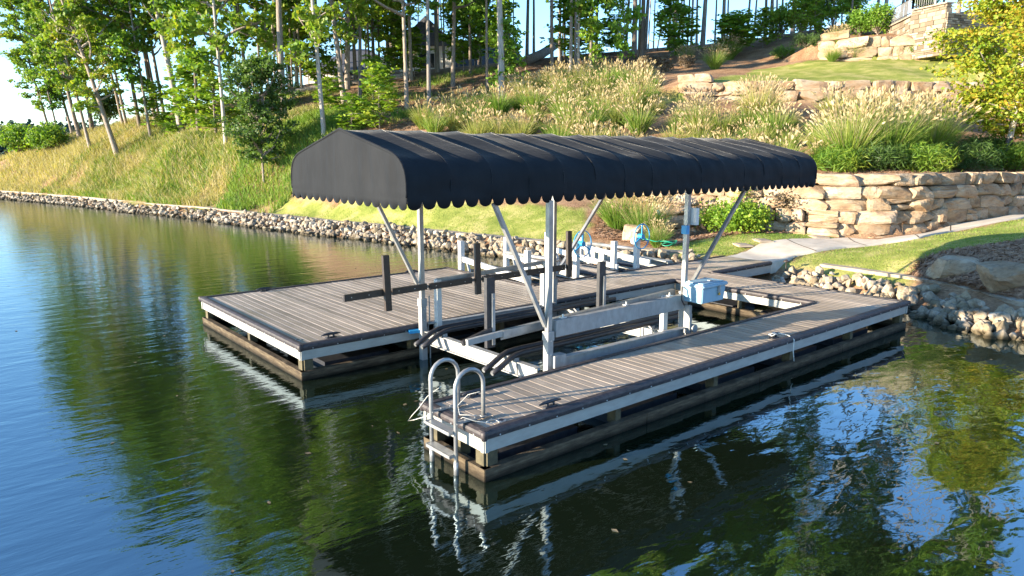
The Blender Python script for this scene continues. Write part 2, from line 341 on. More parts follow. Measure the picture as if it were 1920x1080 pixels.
def height(x, y):
    x = np.asarray(x, float); y = np.asarray(y, float); sh = x.shape; X = x.ravel(); Y = y.ravel(); out = np.zeros(len(X))
    for i in range(0, len(X), 20000):
        a = X[i:i+20000]; b = Y[i:i+20000]
        d = ((a[:, None]-pts[None, :, 0])**2+(b[:, None]-pts[None, :, 1])**2)/1000.
        out[i:i+20000] = tps_phi(d)@_w[:_n]+_w[_n]+_w[_n+1]*a/30+_w[_n+2]*b/30
    out = out+jump(X, Y)
    s = S_(X, Y)
    out = np.minimum(out, 16); out = np.maximum(out, .45)
    bank = .42+(s-1.0)*.55
    k = np.clip((s-.9)/np.where(Y > 26, 3.2, .8), 0, 1); k = k*k*(3-2*k)
    out = np.where(s < .9, np.maximum(bank, -1.6), bank.clip(None, .45)*(1-k)+out*k)
    out = out+np.where(s > 1.6, .06*np.sin(X*1.3+Y*.7)*np.sin(Y*1.1-X*.4), 0)
    return out.reshape(sh)
def hz(x, y): return float(height(np.array([x]), np.array([y]))[0])
def ground(u, v, tmin=12, tmax=140):
    d = ray(u, v); ts = np.arange(tmin, tmax, .15); q = CAM[None]+ts[:, None]*d[None]
    h = height(q[:, 0], q[:, 1]); k = np.where(q[:, 2] < h)[0]
    i = k[0] if len(k) else len(ts)-1
    if not len(k):      # ray clears the crest: stand on the crest below it
        gap = (q[:, 2]-h)/ts; sel = np.argmin(np.where(ts > 35, gap, 1e9)); i = sel
    return np.array([q[i, 0], q[i, 1], h[i]])
def inpoly(poly, x, y):
    inside = np.zeros(np.shape(x), bool); n = len(poly); j = n-1
    for i in range(n):
        xi, yi = poly[i]; xj, yj = poly[j]
        c = ((yi > y) != (yj > y)) & (x < (xj-xi)*(y-yi)/(yj-yi+1e-12)+xi)
        inside ^= c; j = i
    return inside
def gpoly(l): return [tuple(ground(u, v)[:2]) for u, v in l]
def ax(*segs):
    o = [segs[0]]
    for e, st in zip(segs[1::2], segs[2::2]):
        k = max(1, int(round((e-o[-1])/st))); o += list(np.linspace(o[-1], e, k+1)[1:])
    return np.array(o)
gx = ax(-60, -10, 8, 6, 1.5, 48, .38, 70, 1.2, 120, 4, 700, 60)
gy = ax(-200, -40, 20, -10, 2.5, 34, .38, 70, .9, 120, 3, 200, 10, 900, 70)
GX, GY = np.meshgrid(gx, gy, indexing='ij'); GZ = height(GX, GY)
nx_, ny_ = GX.shape
V = np.stack([GX, GY, GZ], -1).reshape(-1, 3)
I = np.arange(nx_*ny_).reshape(nx_, ny_)
Q = np.stack([I[:-1, :-1], I[1:, :-1], I[1:, 1:], I[:-1, 1:]], -1).reshape(-1, 4)
# zones painted as real ground cover (grass, pine straw), not as shade
lawnA = gpoly([(492, 402), (520, 385), (548, 371), (640, 376), (760, 382), (1000, 386), (1092, 392), (1108, 425), (1092, 455), (1280, 492), (1000, 452), (700, 432)])
LA = [tuple(p) for p in lawnA]
lawnB = gpoly([(1236, 472), (1300, 452), (1400, 440), (1510, 434), (1556, 440), (1562, 449), (1520, 449), (1475, 452), (1424, 461), (1373, 478), (1330, 488), (1290, 490)])
lawnC = gpoly([(1460, 492), (1520, 477), (1584, 467), (1658, 458), (1722, 449), (1782, 437), (1920, 411), (2000, 400), (2000, 440), (1920, 455), (1750, 480), (1716, 505), (1688, 540), (1640, 540), (1500, 508)])
lawnD = gpoly([(1312, 152), (1420, 130), (1500, 118), (1560, 112), (1690, 100), (1780, 92), (1900, 88), (2000, 90), (2000, 140), (1780, 141), (1500, 147), (1330, 149)])
lawnE = gpoly([(1236, 188), (1296, 186), (1300, 192), (1240, 196)])
def zones(x, y):
    lawn = np.zeros(x.shape)
    s = S_(x, y)
    for p in (lawnB, lawnC, lawnD, lawnE): lawn = np.maximum(lawn, inpoly(p, x, y)*1.0)
    d2, p2, L2_ = sdist(W2, x, y); d2 = -d2 if FLIP else d2
    lawn = np.maximum(lawn, ((d2 > .15) & (d2 < 3.0) & (p2 > 1.2) & (p2 < L2_))*1.0)
    # lower lawn: strip behind the seawall cap
    A = inpoly(LA, x, y) & (s > 1.2); lawn = np.maximum(lawn, A*1.0)
    return lawn
vx, vy = V[:, 0], V[:, 1]
lawn_m = zones(vx, vy)
weedpoly = gpoly([(0, 395), (480, 400), (520, 370), (430, 300), (620, 240), (760, 230), (900, 160), (880, 130), (600, 160), (400, 225), (200, 245), (60, 270), (0, 280)])
weed = inpoly(weedpoly, vx, vy)*1.0
me = np_mesh('ground', V, Q, [], smooth=True)
ca = me.color_attributes.new('cover', 'FLOAT_COLOR', 'POINT')
ca.data.foreach_set('color', np.c_[lawn_m, weed, np.zeros(len(V)), np.ones(len(V))].astype(np.float32).ravel())
m, t, b = mat('ground_cover', .95, spec=.1)
at = N(t, 'ShaderNodeVertexColor', layer_name='cover'); sp = N(t, 'ShaderNodeSeparateColor'); t.links.new(at.outputs[0], sp.inputs[0])
p0 = world_pos(t)
n1 = noise_n(t, 1.1, 6, p0); n2 = noise_n(t, 14, 6, world_pos(t, (1, 1, 1))); n3 = noise_n(t, .33, 4, p0); n4 = noise_n(t, 30, 5, world_pos(t, (1, .4, 1), (0, 0, .6)))
lw = ramp(t, n1.outputs[0], [(.30, (.16, .20, .04)), (.48, (.26, .28, .065)), (.62, (.40, .36, .13))]).outputs[0]
lw2 = ramp(t, n4.outputs[0], [(.3, (.7, .75, .7)), (.7, (1.15, 1.1, 1.1))]).outputs[0]; lw = mix(t, lw, lw2, 1, 'MULTIPLY')
mu = ramp(t, n1.outputs[0], [(.25, (.19, .11, .06)), (.5, (.32, .20, .12)), (.75, (.44, .31, .19))]).outputs[0]
mu2 = ramp(t, n4.outputs[0], [(.3, (.45, .42, .40)), (.65, (1.2, 1.15, 1.1))]).outputs[0]; mu = mix(t, mu, mu2, 1, 'MULTIPLY')
gw = ramp(t, n3.outputs[0], [(.48, (0,)*3), (.66, (1,)*3)]).outputs[0]
wg = ramp(t, n2.outputs[0], [(.3, (.07, .12, .02)), (.7, (.20, .23, .06))]).outputs[0]
wf = N(t, 'ShaderNodeMath', operation='MULTIPLY'); t.links.new(gw, wf.inputs[0]); t.links.new(sp.outputs[1], wf.inputs[1])
mu = mix(t, mu, wg, wf.outputs[0])
c = mix(t, mu, lw, sp.outputs[0]); t.links.new(c, b.inputs['Base Color'])
bn = bump(t, b, n4.outputs[0], .6, .03); bump(t, b, n2.outputs[0], .6, .06, bn)
me.materials.append(m)
tag(link('ground', me), kind='structure')

# ------------------------------------------------------------------ water
wm = MB(); wm.add([(-600, -600, 0), (900, -600, 0), (900, 1500, 0), (-600, 1500, 0)], [(0, 1, 2, 3)])
m, t, b = mat('lake_water', .03)
b.inputs['Base Color'].default_value = (.006, .010, .004, 1); b.inputs['IOR'].default_value = 2.3; b.inputs['Specular Tint'].default_value = (.68, .88, 1, 1)
b.inputs['Specular IOR Level'].default_value = .9
# ripples: long crests in the open lake, slow swell in the lee of the dock
ra = YAW-math.pi/2
a1 = noise_n(t, 1.0, 5, world_pos(t, (.8, 3.6, 1), (0, 0, -ra)), .5, .3)
a2 = noise_n(t, 1.0, 3, world_pos(t, (4.5, 13, 1), (0, 0, -ra+.25)), .5, .2)
a3 = noise_n(t, 1.1, 1.5, world_pos(t, (1.0, 2.2, 1), (0, 0, -ra)), .4, .5)
g = N(t, 'ShaderNodeNewGeometry'); sx = N(t, 'ShaderNodeSeparateXYZ'); t.links.new(g.outputs['Position'], sx.inputs[0])
# open = 0 in the lee on the -y side, 1 on the open side
ln = N(t, 'ShaderNodeMath', operation='MULTIPLY_ADD'); ln.inputs[1].default_value = -.55; t.links.new(sx.outputs[0], ln.inputs[0]); t.links.new(sx.outputs[1], ln.inputs[2])
op = N(t, 'ShaderNodeMapRange'); op.inputs[1].default_value = -5.0; op.inputs[2].default_value = 4.0; t.links.new(ln.outputs[0], op.inputs[0])
def mul(a, bb):
    x = N(t, 'ShaderNodeMath', operation='MULTIPLY'); t.links.new(a, x.inputs[0])
    if hasattr(bb, 'links'): t.links.new(bb, x.inputs[1])
    else: x.inputs[1].default_value = bb
    return x.outputs[0]
def addn(a, bb):
    x = N(t, 'ShaderNodeMath', operation='ADD'); t.links.new(a, x.inputs[0]); t.links.new(bb, x.inputs[1]); return x.outputs[0]
hh = addn(mul(mul(a1.outputs[0], .0085), op.outputs[0]), mul(mul(a2.outputs[0], .0026), op.outputs[0]))
a4 = noise_n(t, 1.0, 2, world_pos(t, (3.2, 6.5, 1), (0, 0, -ra+.1)), .5, .4)
hh = addn(hh, mul(a3.outputs[0], .009)); hh = addn(hh, mul(a4.outputs[0], .0028))
bump(t, b, hh, 1.0, 1.0)
wm.build('water', m, kind='structure')

# ------------------------------------------------------------------ dock
DZ = .56
dock = empty('boat_dock', (0, 0, 0), label='brown composite boat dock with two fingers round a slip and a walkway to shore', cat='dock')
rng = random.Random(4)
def deck_boards(x0, x1, y0, y1):
    n = max(1, round((x1-x0)/.145)); p = (x1-x0)/n; cache = None
    for i in range(n):
        if cache is None:
            cache = fix_normals(MB().box(0, p-.005, 0, y1-y0, -.028, 0, ch=.008).mesh('board', M['deck']))
        link('board', cache, dock, (x0+i*p+.003, y0, DZ+rng.uniform(-.001, .001)))
deck_boards(.10, 9.20, .09, 1.12)           # right finger
deck_boards(.03, 6.00, 4.66, 9.45)          # left platform
deck_boards(9.20, 10.66, .09, 6.11)         # back section
deck_boards(6.00, 9.20, 4.66, 6.11)         # walkway beside the slip
deck_boards(10.66, 13.55, 4.72, 6.11)       # gangway to shore
deck_boards(8.42, 9.08, 6.24, 9.40)         # narrow finger between the small lifts
def edge(a, b, nrm, bump_=True, timber=True, fz=(.33, .485), ext=(0, 0)):
    """one dock edge from a to b, outward normal nrm: bumper, fascia, waler timber, blocks"""
    a = Vector((*a, 0)); b = Vector((*b, 0)); n = Vector((*nrm, 0)); d = (b-a).normalized()
    L = (b-a).length
    if bump_:
        p = [(-.085, .006), (-.085, .022), (-.02, .024), (.018, .008), (.028, -.02), (.022, -.05), (.002, -.078), (-.012, -.078)]
        vs = []; A = a-d*ext[0]; B = b+d*ext[1]
        for q in (A, B): vs += [q+n*o+Vector((0, 0, DZ+z)) for o, z in p]
        k = len(p); fs = [(i, (i+1) % k, k+(i+1) % k, k+i) for i in range(k)]+[tuple(range(k)), tuple(range(k, 2*k))[::-1]]
        mb = MB(); mb.add(vs, fs); o = mb.build('bumper', M['rubber'], dock); fix_normals(o.data)
        mb = MB(); q = .2
        while q < L:
            mb.tube([a+d*q+n*.012+Vector((0, 0, DZ-.052)), a+d*q+n*.027+Vector((0, 0, DZ-.052))], .009, 6); q += .42
        mb.build('bolt_row', M['bolt'], dock, kind='stuff')
    mb = MB(); c0 = a-n*.04; c1 = b-n*.04
    mb.bar(c0+Vector((0, 0, sum(fz)/2)), c1+Vector((0, 0, sum(fz)/2)), .05, fz[1]-fz[0]); mb.build('fascia', M['fascia'], dock)
    if timber:
        mb = MB(); seg = max(1, round(L/3.0))
        for i in range(seg):
            p = a+d*(L*i/seg+.006)-n*.05; q = a+d*(L*(i+1)/seg-.006)-n*.05
            mb = MB(); mb.bar(p+Vector((0, 0, .035)), q+Vector((0, 0, .035)), .1, .22); mb.build('waler_timber', M['timber'], dock)
        k = max(2, round(L/2.2))
        for i in range(k+1):
            p = a+d*(.1+(L-.2)*i/k)-n*.15
            mb = MB(); mb.bar(p+Vector((0, 0, .10)), p+Vector((0, 0, .36)), .14, .10, up=d); mb.build('post_block', M['block'], dock)
        mb = MB(); mb.bar(a-n*.16+Vector((0, 0, -.2)), b-n*.16+Vector((0, 0, -.2)), .08, .3); mb.build('lower_timber', M['timber'], dock)
edge((0, 0), (10.74, 0), (0, -1), ext=(.01, .01))
edge((0, 1.2), (0, 0), (-1, 0), ext=(.0, .0))
edge((9.2, 1.2), (0, 1.2), (0, 1))
edge((9.2, 4.58), (9.2, 1.2), (-1, 0))
edge((6.1, 4.58), (9.2, 4.58), (0, -1)); edge((-.06, 4.58), (6.1, 4.58), (0, -1))
edge((-.06, 9.53), (-.06, 4.58), (-1, 0))
edge((-.06, 9.53), (6.1, 9.53), (0, 1)); edge((6.1, 9.53), (6.1, 6.2), (1, 0))
edge((6.1, 6.2), (8.35, 6.2), (0, 1)); edge((9.15, 6.2), (13.5, 6.2), (0, 1), timber=False)
edge((8.35, 9.47), (8.35, 6.25), (-1, 0)); edge((9.15, 6.25), (9.15, 9.47), (1, 0)); edge((8.35, 9.47), (9.15, 9.47), (0, 1))
edge((10.74, 0), (10.74, 4.6), (1, 0)); edge((10.78, 4.64), (13.5, 4.64), (0, -1), timber=False, fz=(.27, .485))
# dark framing under the decks
for x0, x1, y0, y1 in ((.15, 9.3, .2, 1.0), (.15, 6, 4.8, 9.35), (9.4, 10.6, .2, 6.0), (6, 9.4, 4.8, 6.0)):
    mb = MB(); yy = y0
    while yy < y1+.01: mb.box(x0, x1, yy-.02, yy+.02, .38, .52); yy += .4
    mb.build('joist', M['timber'], dock, kind='stuff')
def frame_box(x0, x1, y0, y1):
    mb = MB(); mb.box(x0, x1, y0, y1, -.35, .12); mb.build('float_drum', M['black'], dock)
for i in range(5): frame_box(.3+i*2, 1.7+i*2, .3, .9)
for i in range(3):
    for j in range(3): frame_box(.5+i*1.9, 1.7+i*1.9, 4.95+j*1.55, 5.95+j*1.55)
for y in (1.5, 3.2): frame_box(9.5, 10.4, y, y+1.0)
# corner caps
for x, y in ((0, 0), (-.06, 4.58), (-.06, 9.53), (0, 1.2), (10.74, 0)):
    mb = MB(); mb.tube([(x, y, DZ-.08), (x, y, DZ-.03), (x, y, DZ+.010), (x, y, DZ+.024)], [.03, .042, .042, .028], 10); mb.build('corner_cap', M['rubber'], dock, True)
def cleat(x, y, rz, big=True):
    mb = MB()
    mb.box(-.09, .09, -.035, .035, 0, .012); mb.tube([(-.05, 0, .01), (-.045, 0, .05)], .018, 8); mb.tube([(.05, 0, .01), (.045, 0, .05)], .018, 8)
    mb.tube([(-.17, 0, .052), (-.1, 0, .064), (0, 0, .066), (.1, 0, .064), (.17, 0, .052)], [.009, .02, .023, .02, .009], 8)
    me = mb.mesh('cleat', M['black'], True); return link('cleat', me, dock, (x, y, DZ+.002), (0, 0, rz))
for x, y, rz in ((1.1, .16, 0), (6.05, .19, 0), (.62, 1.02, 0), (.55, 4.78, 0), (1.2, 9.36, 0), (4.9, 9.36, 0), (8.0, 5.99, 0)): cleat(x, y, rz)
for x, y in ((.38, .18), (.08, 4.98)):
    mb = MB(); mb.tube([(x, y, DZ), (x, y, DZ+.008)], .055, 16); mb.tube([(x, y, DZ+.008), (x, y, DZ+.013)], .028, 12, 1); mb.build('deck_plate', [M['bolt'], M['rubber']], dock)
# mooring line over the cleat at the far end of the finger
mb = MB(); rp = [(5.9, .21, DZ+.075), (6.0, .16, DZ+.09), (6.08, .22, DZ+.085), (6.16, .14, DZ+.06), (6.24, .05, DZ+.035), (6.26, -.035, DZ-.02), (6.24, -.045, .35), (6.28, -.05, .18)]
mb.tube(rp, .009, 6); mb.tube([(6.0+.09*math.cos(a), .19+.05*math.sin(a), DZ+.07+.012*math.sin(3*a)) for a in np.linspace(0, 9, 24)], .009, 6)
mb.build('mooring_rope', M['rope'], None, True, label='pale rope tied to the cleat far along the right finger', cat='rope')

# ------------------------------------------------------------------ ladder
lad = empty('swim_ladder', (-.06, .6, DZ), label='silver tube swim ladder with two hoop handrails at the finger end', cat='ladder')
def lb(o): o.location = (0, 0, 0); o.matrix_parent_inverse = Matrix.Translation(-Vector(lad.location)); return o
for y in (.36, .84):
    hoop = [(-.115, y, -.35), (-.115, y, DZ+.42)]
    hoop += [(-.115+.19*(1-math.cos(a)), y, DZ+.42+.19*math.sin(a)) for a in np.linspace(.25, math.pi-.25, 9)]
    hoop += [(.265, y, DZ+.42), (.265, y, DZ+.01)]
    mb = MB(); mb.tube(hoop, .024, 12); lb(mb.build('rail', M['alu'], lad, True))
    mb = MB(); mb.bar((-.12, y, DZ+.034), (.36, y, DZ+.034), .07, .012); mb.tube([(.265, y, DZ+.03), (.265, y, DZ+.045)], .045, 12)
    for x in (.02, .15, .33): mb.tube([(x, y, DZ+.04), (x, y, DZ+.05)], .012, 6)
    lb(mb.build('foot_plate', M['alu'], lad))
    mb = MB(); mb.tube([(-.115, y, -.02), (-.115, y, .15)], .031, 10); lb(mb.build('clamp', M['alu'], lad, True))
for z in (.50, .23, -.05):
    mb = MB(); mb.box(-.20, -.09, .37, .83, z-.008, z+.008); mb.box(-.205, -.195, .37, .83, z-.03, z+.008)
    mb.box(-.20, -.09, .365, .373, z-.03, z+.012); mb.box(-.20, -.09, .827, .835, z-.03, z+.012); lb(mb.build('tread', M['alu'], lad))
mb = MB(); mb.tube([(.0, .8, DZ+.32), (-.06, 1.0, DZ+.16), (-.12, 1.1, DZ-.0), (-.14, 1.2, DZ-.1), (-.13, 1.33, DZ-.22), (-.12, 1.2, DZ-.17), (-.1, .9, DZ-.03)], .004, 6)
mb.tube([(.26, .42, DZ+.3), (.2, .56, DZ+.24), (.1, .62, DZ+.12), (.08, .56, DZ+.03), (.2, .4, DZ+.04)], .004, 6)
mb.tube([(-.1, .38, DZ+.05), (-.06, .3, DZ+.11), (.05, .24, DZ+.06), (.2, .12, DZ+.03), (.32, .16, DZ+.015), (.3, .26, DZ+.015), (.2, .22, DZ+.015)], .004, 6)
mb.build('ladder_cord', M['rope'], None, True, label='thin pale cord looped round the ladder rails', cat='cord')

# ------------------------------------------------------------------ boat lift
lift = empty('boat_lift', (2.2, 2.9, 0), label='galvanised four post boat lift standing in the slip under the canopy', cat='boat lift')
Ti = Matrix.Translation(-Vector(lift.location))
def L_(mb, name, mt, smooth=False, label=None, par=None):
    o = mb.build(name, mt, par or lift, smooth)
    if not par: o.matrix_parent_inverse = Ti
    if label: o['label'] = label
    return o
P1, P2_, P3, P4 = (2.06, 4.40), (2.27, 1.47), (5.46, 1.56), (5.12, 4.42)
for (x, y), zs in ((P1, 1.02), (P2_, .98), (P3, 1.15), (P4, 1.02)):
    mb = MB(); mb.box(x-.037, x+.037, y-.037, y+.037, -1.3, 2.86); po = L_(mb, 'post', M['alu'])
    mb = MB(); mb.box(x-.05, x+.05, y-.05, y+.05, -1.3, zs); o = mb.build('sleeve', M['steel'], po)
    for z in (.3, .7, .9):
        mb = MB(); mb.tube([(x, y-.062, z), (x, y-.048, z)], .011, 6); o = mb.build('bolt', M['bolt'], po)
    mb = MB(); mb.box(x-.06, x+.06, y-.06, y+.06, zs-.08, zs+.05); o = mb.build('collar', M['steel'], po)
for a, b in (((2.24, 1.50, 1.10), (1.33, 1.50, 2.86)), ((5.55, 1.58, 1.15), (7.2, 1.58, 2.9)), ((1.98, 4.42, 1.33), (1.2, 4.42, 2.86)), ((5.2, 4.42, 1.15), (6.65, 4.42, 2.8))):
    mb = MB(); mb.bar(a, b, .05, .06, up=(0, 1, 0)); L_(mb, 'brace', M['alu'])
def ibeam(a, b, h, wd, mt, name):
    mb = MB(); a = Vector(a); b = Vector(b); n = (b-a).normalized().cross(Vector((0, 0, 1)))
    mb.bar(a, b, .014, h); mb.bar(a+Vector((0, 0, h/2)), b+Vector((0, 0, h/2)), wd, .014); mb.bar(a-Vector((0, 0, h/2)), b-Vector((0, 0, h/2)), wd, .014)
    for k in (.02, .98):
        p = a.lerp(b, k); mb.bar(p-Vector((0, 0, h/2)), p+Vector((0, 0, h/2)), wd, .014, up=n)
    return L_(mb, name, mt)
mb = MB(); mb.bar((2.36, 1.45, 1.06), (5.38, 1.52, 1.04), .09, .24); L_(mb, 'top_beam', M['steel'])
ibeam((2.44, 1.42, .55), (5.36, 1.46, .52), .16, .10, M['steel'], 'lower_beam')
ibeam((2.14, 4.36, .55), (5.1, 4.36, .52), .16, .10, M['steel'], 'lower_beam')
ibeam((2.14, 1.55, .40), (2.10, 4.34, .40), .20, .10, M['steel'], 'front_beam')
ibeam((5.3, 1.55, .40), (5.2, 4.34, .40), .20, .10, M['steel'], 'rear_beam')
mb = MB(); mb.box(2.3, 2.52, 1.36, 1.50, .50, .68); L_(mb, 'beam_bracket', M['steel'])
for x, y in ((2.55, 1.47), (3.9, 1.47), (5.0, 1.5)):
    mb = MB(); mb.box(x-.05, x+.05, y-.03, y+.03, 1.182, 1.20); mb.tube([(x, y, 1.2), (x, y, 1.24)], .014, 6); L_(mb, 'clip', M['bolt'])
# bunks: four dark tubes, bent down at the open end
def bunk(y, z=.60):
    mb = MB(); pth = [(1.68, y-.02, z-.20), (1.80, y-.01, z-.16), (2.02, y, z-.05), (2.14, y, z-.012), (2.3, y, z), (4, y, z), (6.3, y, z)]
    mb.tube(pth, .042, 12); o = L_(mb, 'bunk', M['vinyl'], True)
    mb = MB(); x = 2.0
    mb.tube([(1.672, y-.021, z-.205), (1.683, y-.02, z-.20)], .03, 10); mb.build('end_cap', M['alu'], o)
for y in (2.02, 2.22, 3.86, 4.06): bunk(y)
for x in (2.12, 5.2):
    for y in (2.12, 3.96):
        mb = MB(); mb.box(x-.04, x+.04, y-.15, y+.15, .50, .555); mb.tube([(x, y-.14, .30), (x, y-.14, .5)], .012, 6); mb.tube([(x, y+.14, .30), (x, y+.14, .5)], .012, 6); L_(mb, 'bunk_bracket', M['steel'])
# guides: rail with upright paddles
def guide(y, zr, xs, x0, x1, zc, side, mt):
    mb = MB(); mb.bar((x0, y+side*.06, zr+.03), (x1, y+side*.06, zr+.04), .05, .06); L_(mb, 'guide_rail', M['alu'])
    segs = [x0-1.55 if side > 0 else x0]+list(xs)+[x1+.3]
    return
# left (far) guide
mb = MB(); mb.bar((2.3, 4.32, 1.36), (4.75, 4.32, 1.44), .06, .07); L_(mb, 'guide_rail', M['alu'])
mb = MB(); mb.box(2.28, 2.37, 4.27, 4.37, .5, 1.38); L_(mb, 'guide_post', M['white'])
mb = MB(); mb.box(4.72, 4.80, 4.27, 4.37, .5, 1.45); L_(mb, 'guide_post', M['white'])
for x0, x1 in ((.52, 1.20), (1.36, 2.02), (2.08, 2.95), (3.2, 5.2)):
    mb = MB(); mb.bar((x0, 4.2, 1.30), (x1, 4.2, 1.31), .05, .105); o = L_(mb, 'guide_board', M['brownvinyl'])
    mb = MB(); x = x0+.12
    while x < x1: mb.tube([(x, 4.172, 1.305), (x, 4.176, 1.305)], .008, 6); x += .3
    mb.build('screw', M['bolt'], o)
mb = MB(); mb.bar((.6, 4.235, 1.30), (5.1, 4.235, 1.30), .02, .05); L_(mb, 'guide_backing', M['steel'])
for x in (1.28, 3.08, 5.3):
    mb = MB(); mb.box(x-.055, x+.055, 4.11, 4.17, .98, 1.88); o = L_(mb, 'guide_paddle', M['brownvinyl'])
    o.rotation_euler = (0, R(-1.5), 0)
# near guide
mb = MB(); mb.bar((1.62, 1.70, 1.05), (5.4, 1.72, 1.17), .06, .10); mb.bar((1.62, 1.735, 1.03), (5.4, 1.755, 1.15), .02, .14); L_(mb, 'guide_rail', M['alu'])
mb = MB(); mb.bar((1.05, 1.74, 1.02), (1.62, 1.71, 1.06), .06, .08); L_(mb, 'guide_arm', M['steel'])
mb = MB(); mb.bar((1.02, 1.80, 1.00), (1.52, 1.79, 1.12), .05, .07); L_(mb, 'guide_board', M['vinyl'])
for x in (1.50, 3.70):
    mb = MB(); mb.box(x-.07, x+.07, 1.79, 1.85, .86, 1.84); L_(mb, 'guide_paddle', M['vinyl'])
    mb = MB(); mb.box(x-.0, x+.05, 1.76, 1.79, .9, 1.62); mb.tube([(x+.025, 1.75, 1.55), (x+.025, 1.76, 1.55)], .012, 6); L_(mb, 'paddle_bracket', M['alu'])
mb = MB(); mb.box(5.02, 5.13, 1.62, 1.70, -.4, 1.15); L_(mb, 'guide_post', M['white'])
# winch below the box, cable and rear brackets
mb = MB(); mb.tube([(5.52, 1.46, .58), (5.52, 1.34, .58)], .07, 14); mb.box(5.44, 5.60, 1.47, 1.52, .42, .80); mb.box(5.40, 5.46, 1.38, 1.5, .5, .98); mb.tube([(5.4, 1.38, 1.0), (5.38, 1.36, .7), (5.4, 1.34, .2)], .008, 6)
L_(mb, 'winch', M['steel'])
mb = MB(); mb.tube([(5.33, 1.5, 1.30), (5.25, 1.44, 1.28), (5.22, 1.42, 1.1), (5.30, 1.42, 1.0)], .012, 6); L_(mb, 'power_cable', M['black'], True)
mb = MB(); mb.box(5.52, 5.59, 1.42, 1.56, 2.32, 2.60); L_(mb, 'switch_box', M['white'])
mb = MB(); mb.box(5.32, 5.40, 1.46, 1.56, 2.18, 2.32); L_(mb, 'outlet', M['bluewheel'])
mb = MB(); mb.bar((1.85, 4.52, .50), (2.04, 4.46, .50), .12, .05); L_(mb, 'dock_bracket', M['bluewheel'])
mb = MB(); mb.tube([(2.2, 4.40, -.6), (2.2, 4.40, 1.1)], .012, 6); L_(mb, 'cable', M['steel'])

# ------------------------------------------------------------------ control box
bxo = empty('storage_box', (5.65, 1.3, 1.06), label='pale blue lockable box bolted to the lift post with a brass padlock', cat='box')
bi = Matrix.Translation(-Vector(bxo.location))
def rbox(x0, x1, y0, y1, z0, z1, r=.02, taper=0):
    bm = bmesh.new(); bmesh.ops.create_cube(bm, size=1)
    for v_ in bm.verts:
        k = taper if v_.co.z < 0 else 0
        v_.co = Vector(((x0+x1)/2+v_.co.x*(x1-x0-2*k), (y0+y1)/2+v_.co.y*(y1-y0-2*k), (z0+z1)/2+v_.co.z*(z1-z0)))
    bmesh.ops.bevel(bm, geom=bm.edges[:], offset=r, segments=2, affect='EDGES'); me = bpy.data.meshes.new('box'); bm.to_mesh(me); bm.free(); return me
def bx_(name, me, mt):
    me.materials.append(mt); o = link(name, me, bxo); o.matrix_parent_inverse = bi; return o
bx_('body', rbox(5.34, 5.99, 1.10, 1.50, 1.055, 1.31, .012, .02), M['blue'])
bx_('lid', rbox(5.31, 6.02, 1.07, 1.52, 1.312, 1.375, .02), M['blue'])
bx_('lid_panel', rbox(5.37, 5.96, 1.12, 1.47, 1.376, 1.392, .007), M['blue'])
bx_('latch', rbox(5.75, 5.79, 1.06, 1.098, 1.22, 1.34, .004), M['steel'])
mb = MB(); mb.box(5.755, 5.795, 1.065, 1.09, 1.165, 1.205); mb.tube([(5.762, 1.078, 1.2), (5.762, 1.078, 1.23), (5.788, 1.078, 1.23), (5.788, 1.078, 1.2)], .005, 6)
o = mb.build('padlock', M['brass'], bxo); o.matrix_parent_inverse = bi
mb = MB(); mb.box(5.7, 5.76, 1.2, 1.27, 1.393, 1.402); mb.box(5.42, 5.46, 1.42, 1.46, 1.393, 1.402); mb.box(5.86, 5.9, 1.42, 1.46, 1.393, 1.402); o = mb.build('hinge', M['steel'], bxo); o.matrix_parent_inverse = bi

# ------------------------------------------------------------------ canopy
can = empty('boat_canopy', (4.7, 3.05, 2.83), label='long dark canvas boat canopy with scalloped hem over the slip', cat='canopy')
ci = Matrix.Translation(-Vector(can.location))
YL, YR, YC = 4.67, 1.44, 3.05; ZB, ZS, ZR = 2.83, 3.14, 3.80
def half():
    p = [(YR, ZB)]+[(YR, ZB+.1+(ZS-ZB-.1)*k/4) for k in range(5)]
    P0 = Vector((YR, ZS)); P1_ = Vector((YR+.01, 3.44)); P2v = Vector((YR+.40, 3.515))
    for k in range(1, 8):
        s = k/7; q = (1-s)**2*P0+2*s*(1-s)*P1_+s*s*P2v; p.append((q.x, q.y))
    for k in range(1, 7):
        s = k/6; p.append((P2v.x+(YC-P2v.x)*s, P2v.y+(ZR-P2v.y)*s))
    return p
hp = half(); prof = hp+[(2*YC-y+(YL+YR-2*YC), z) for y, z in hp[::-1][1:]]
prof = [(y, z) for y, z in prof]
NB = 15; LX = 9.4; SUB = 24; nxs = NB*SUB
def hem(s): return .10*(1-abs(math.sin(math.pi*s))**.42)
vs = []; fs = []
K = len(prof)
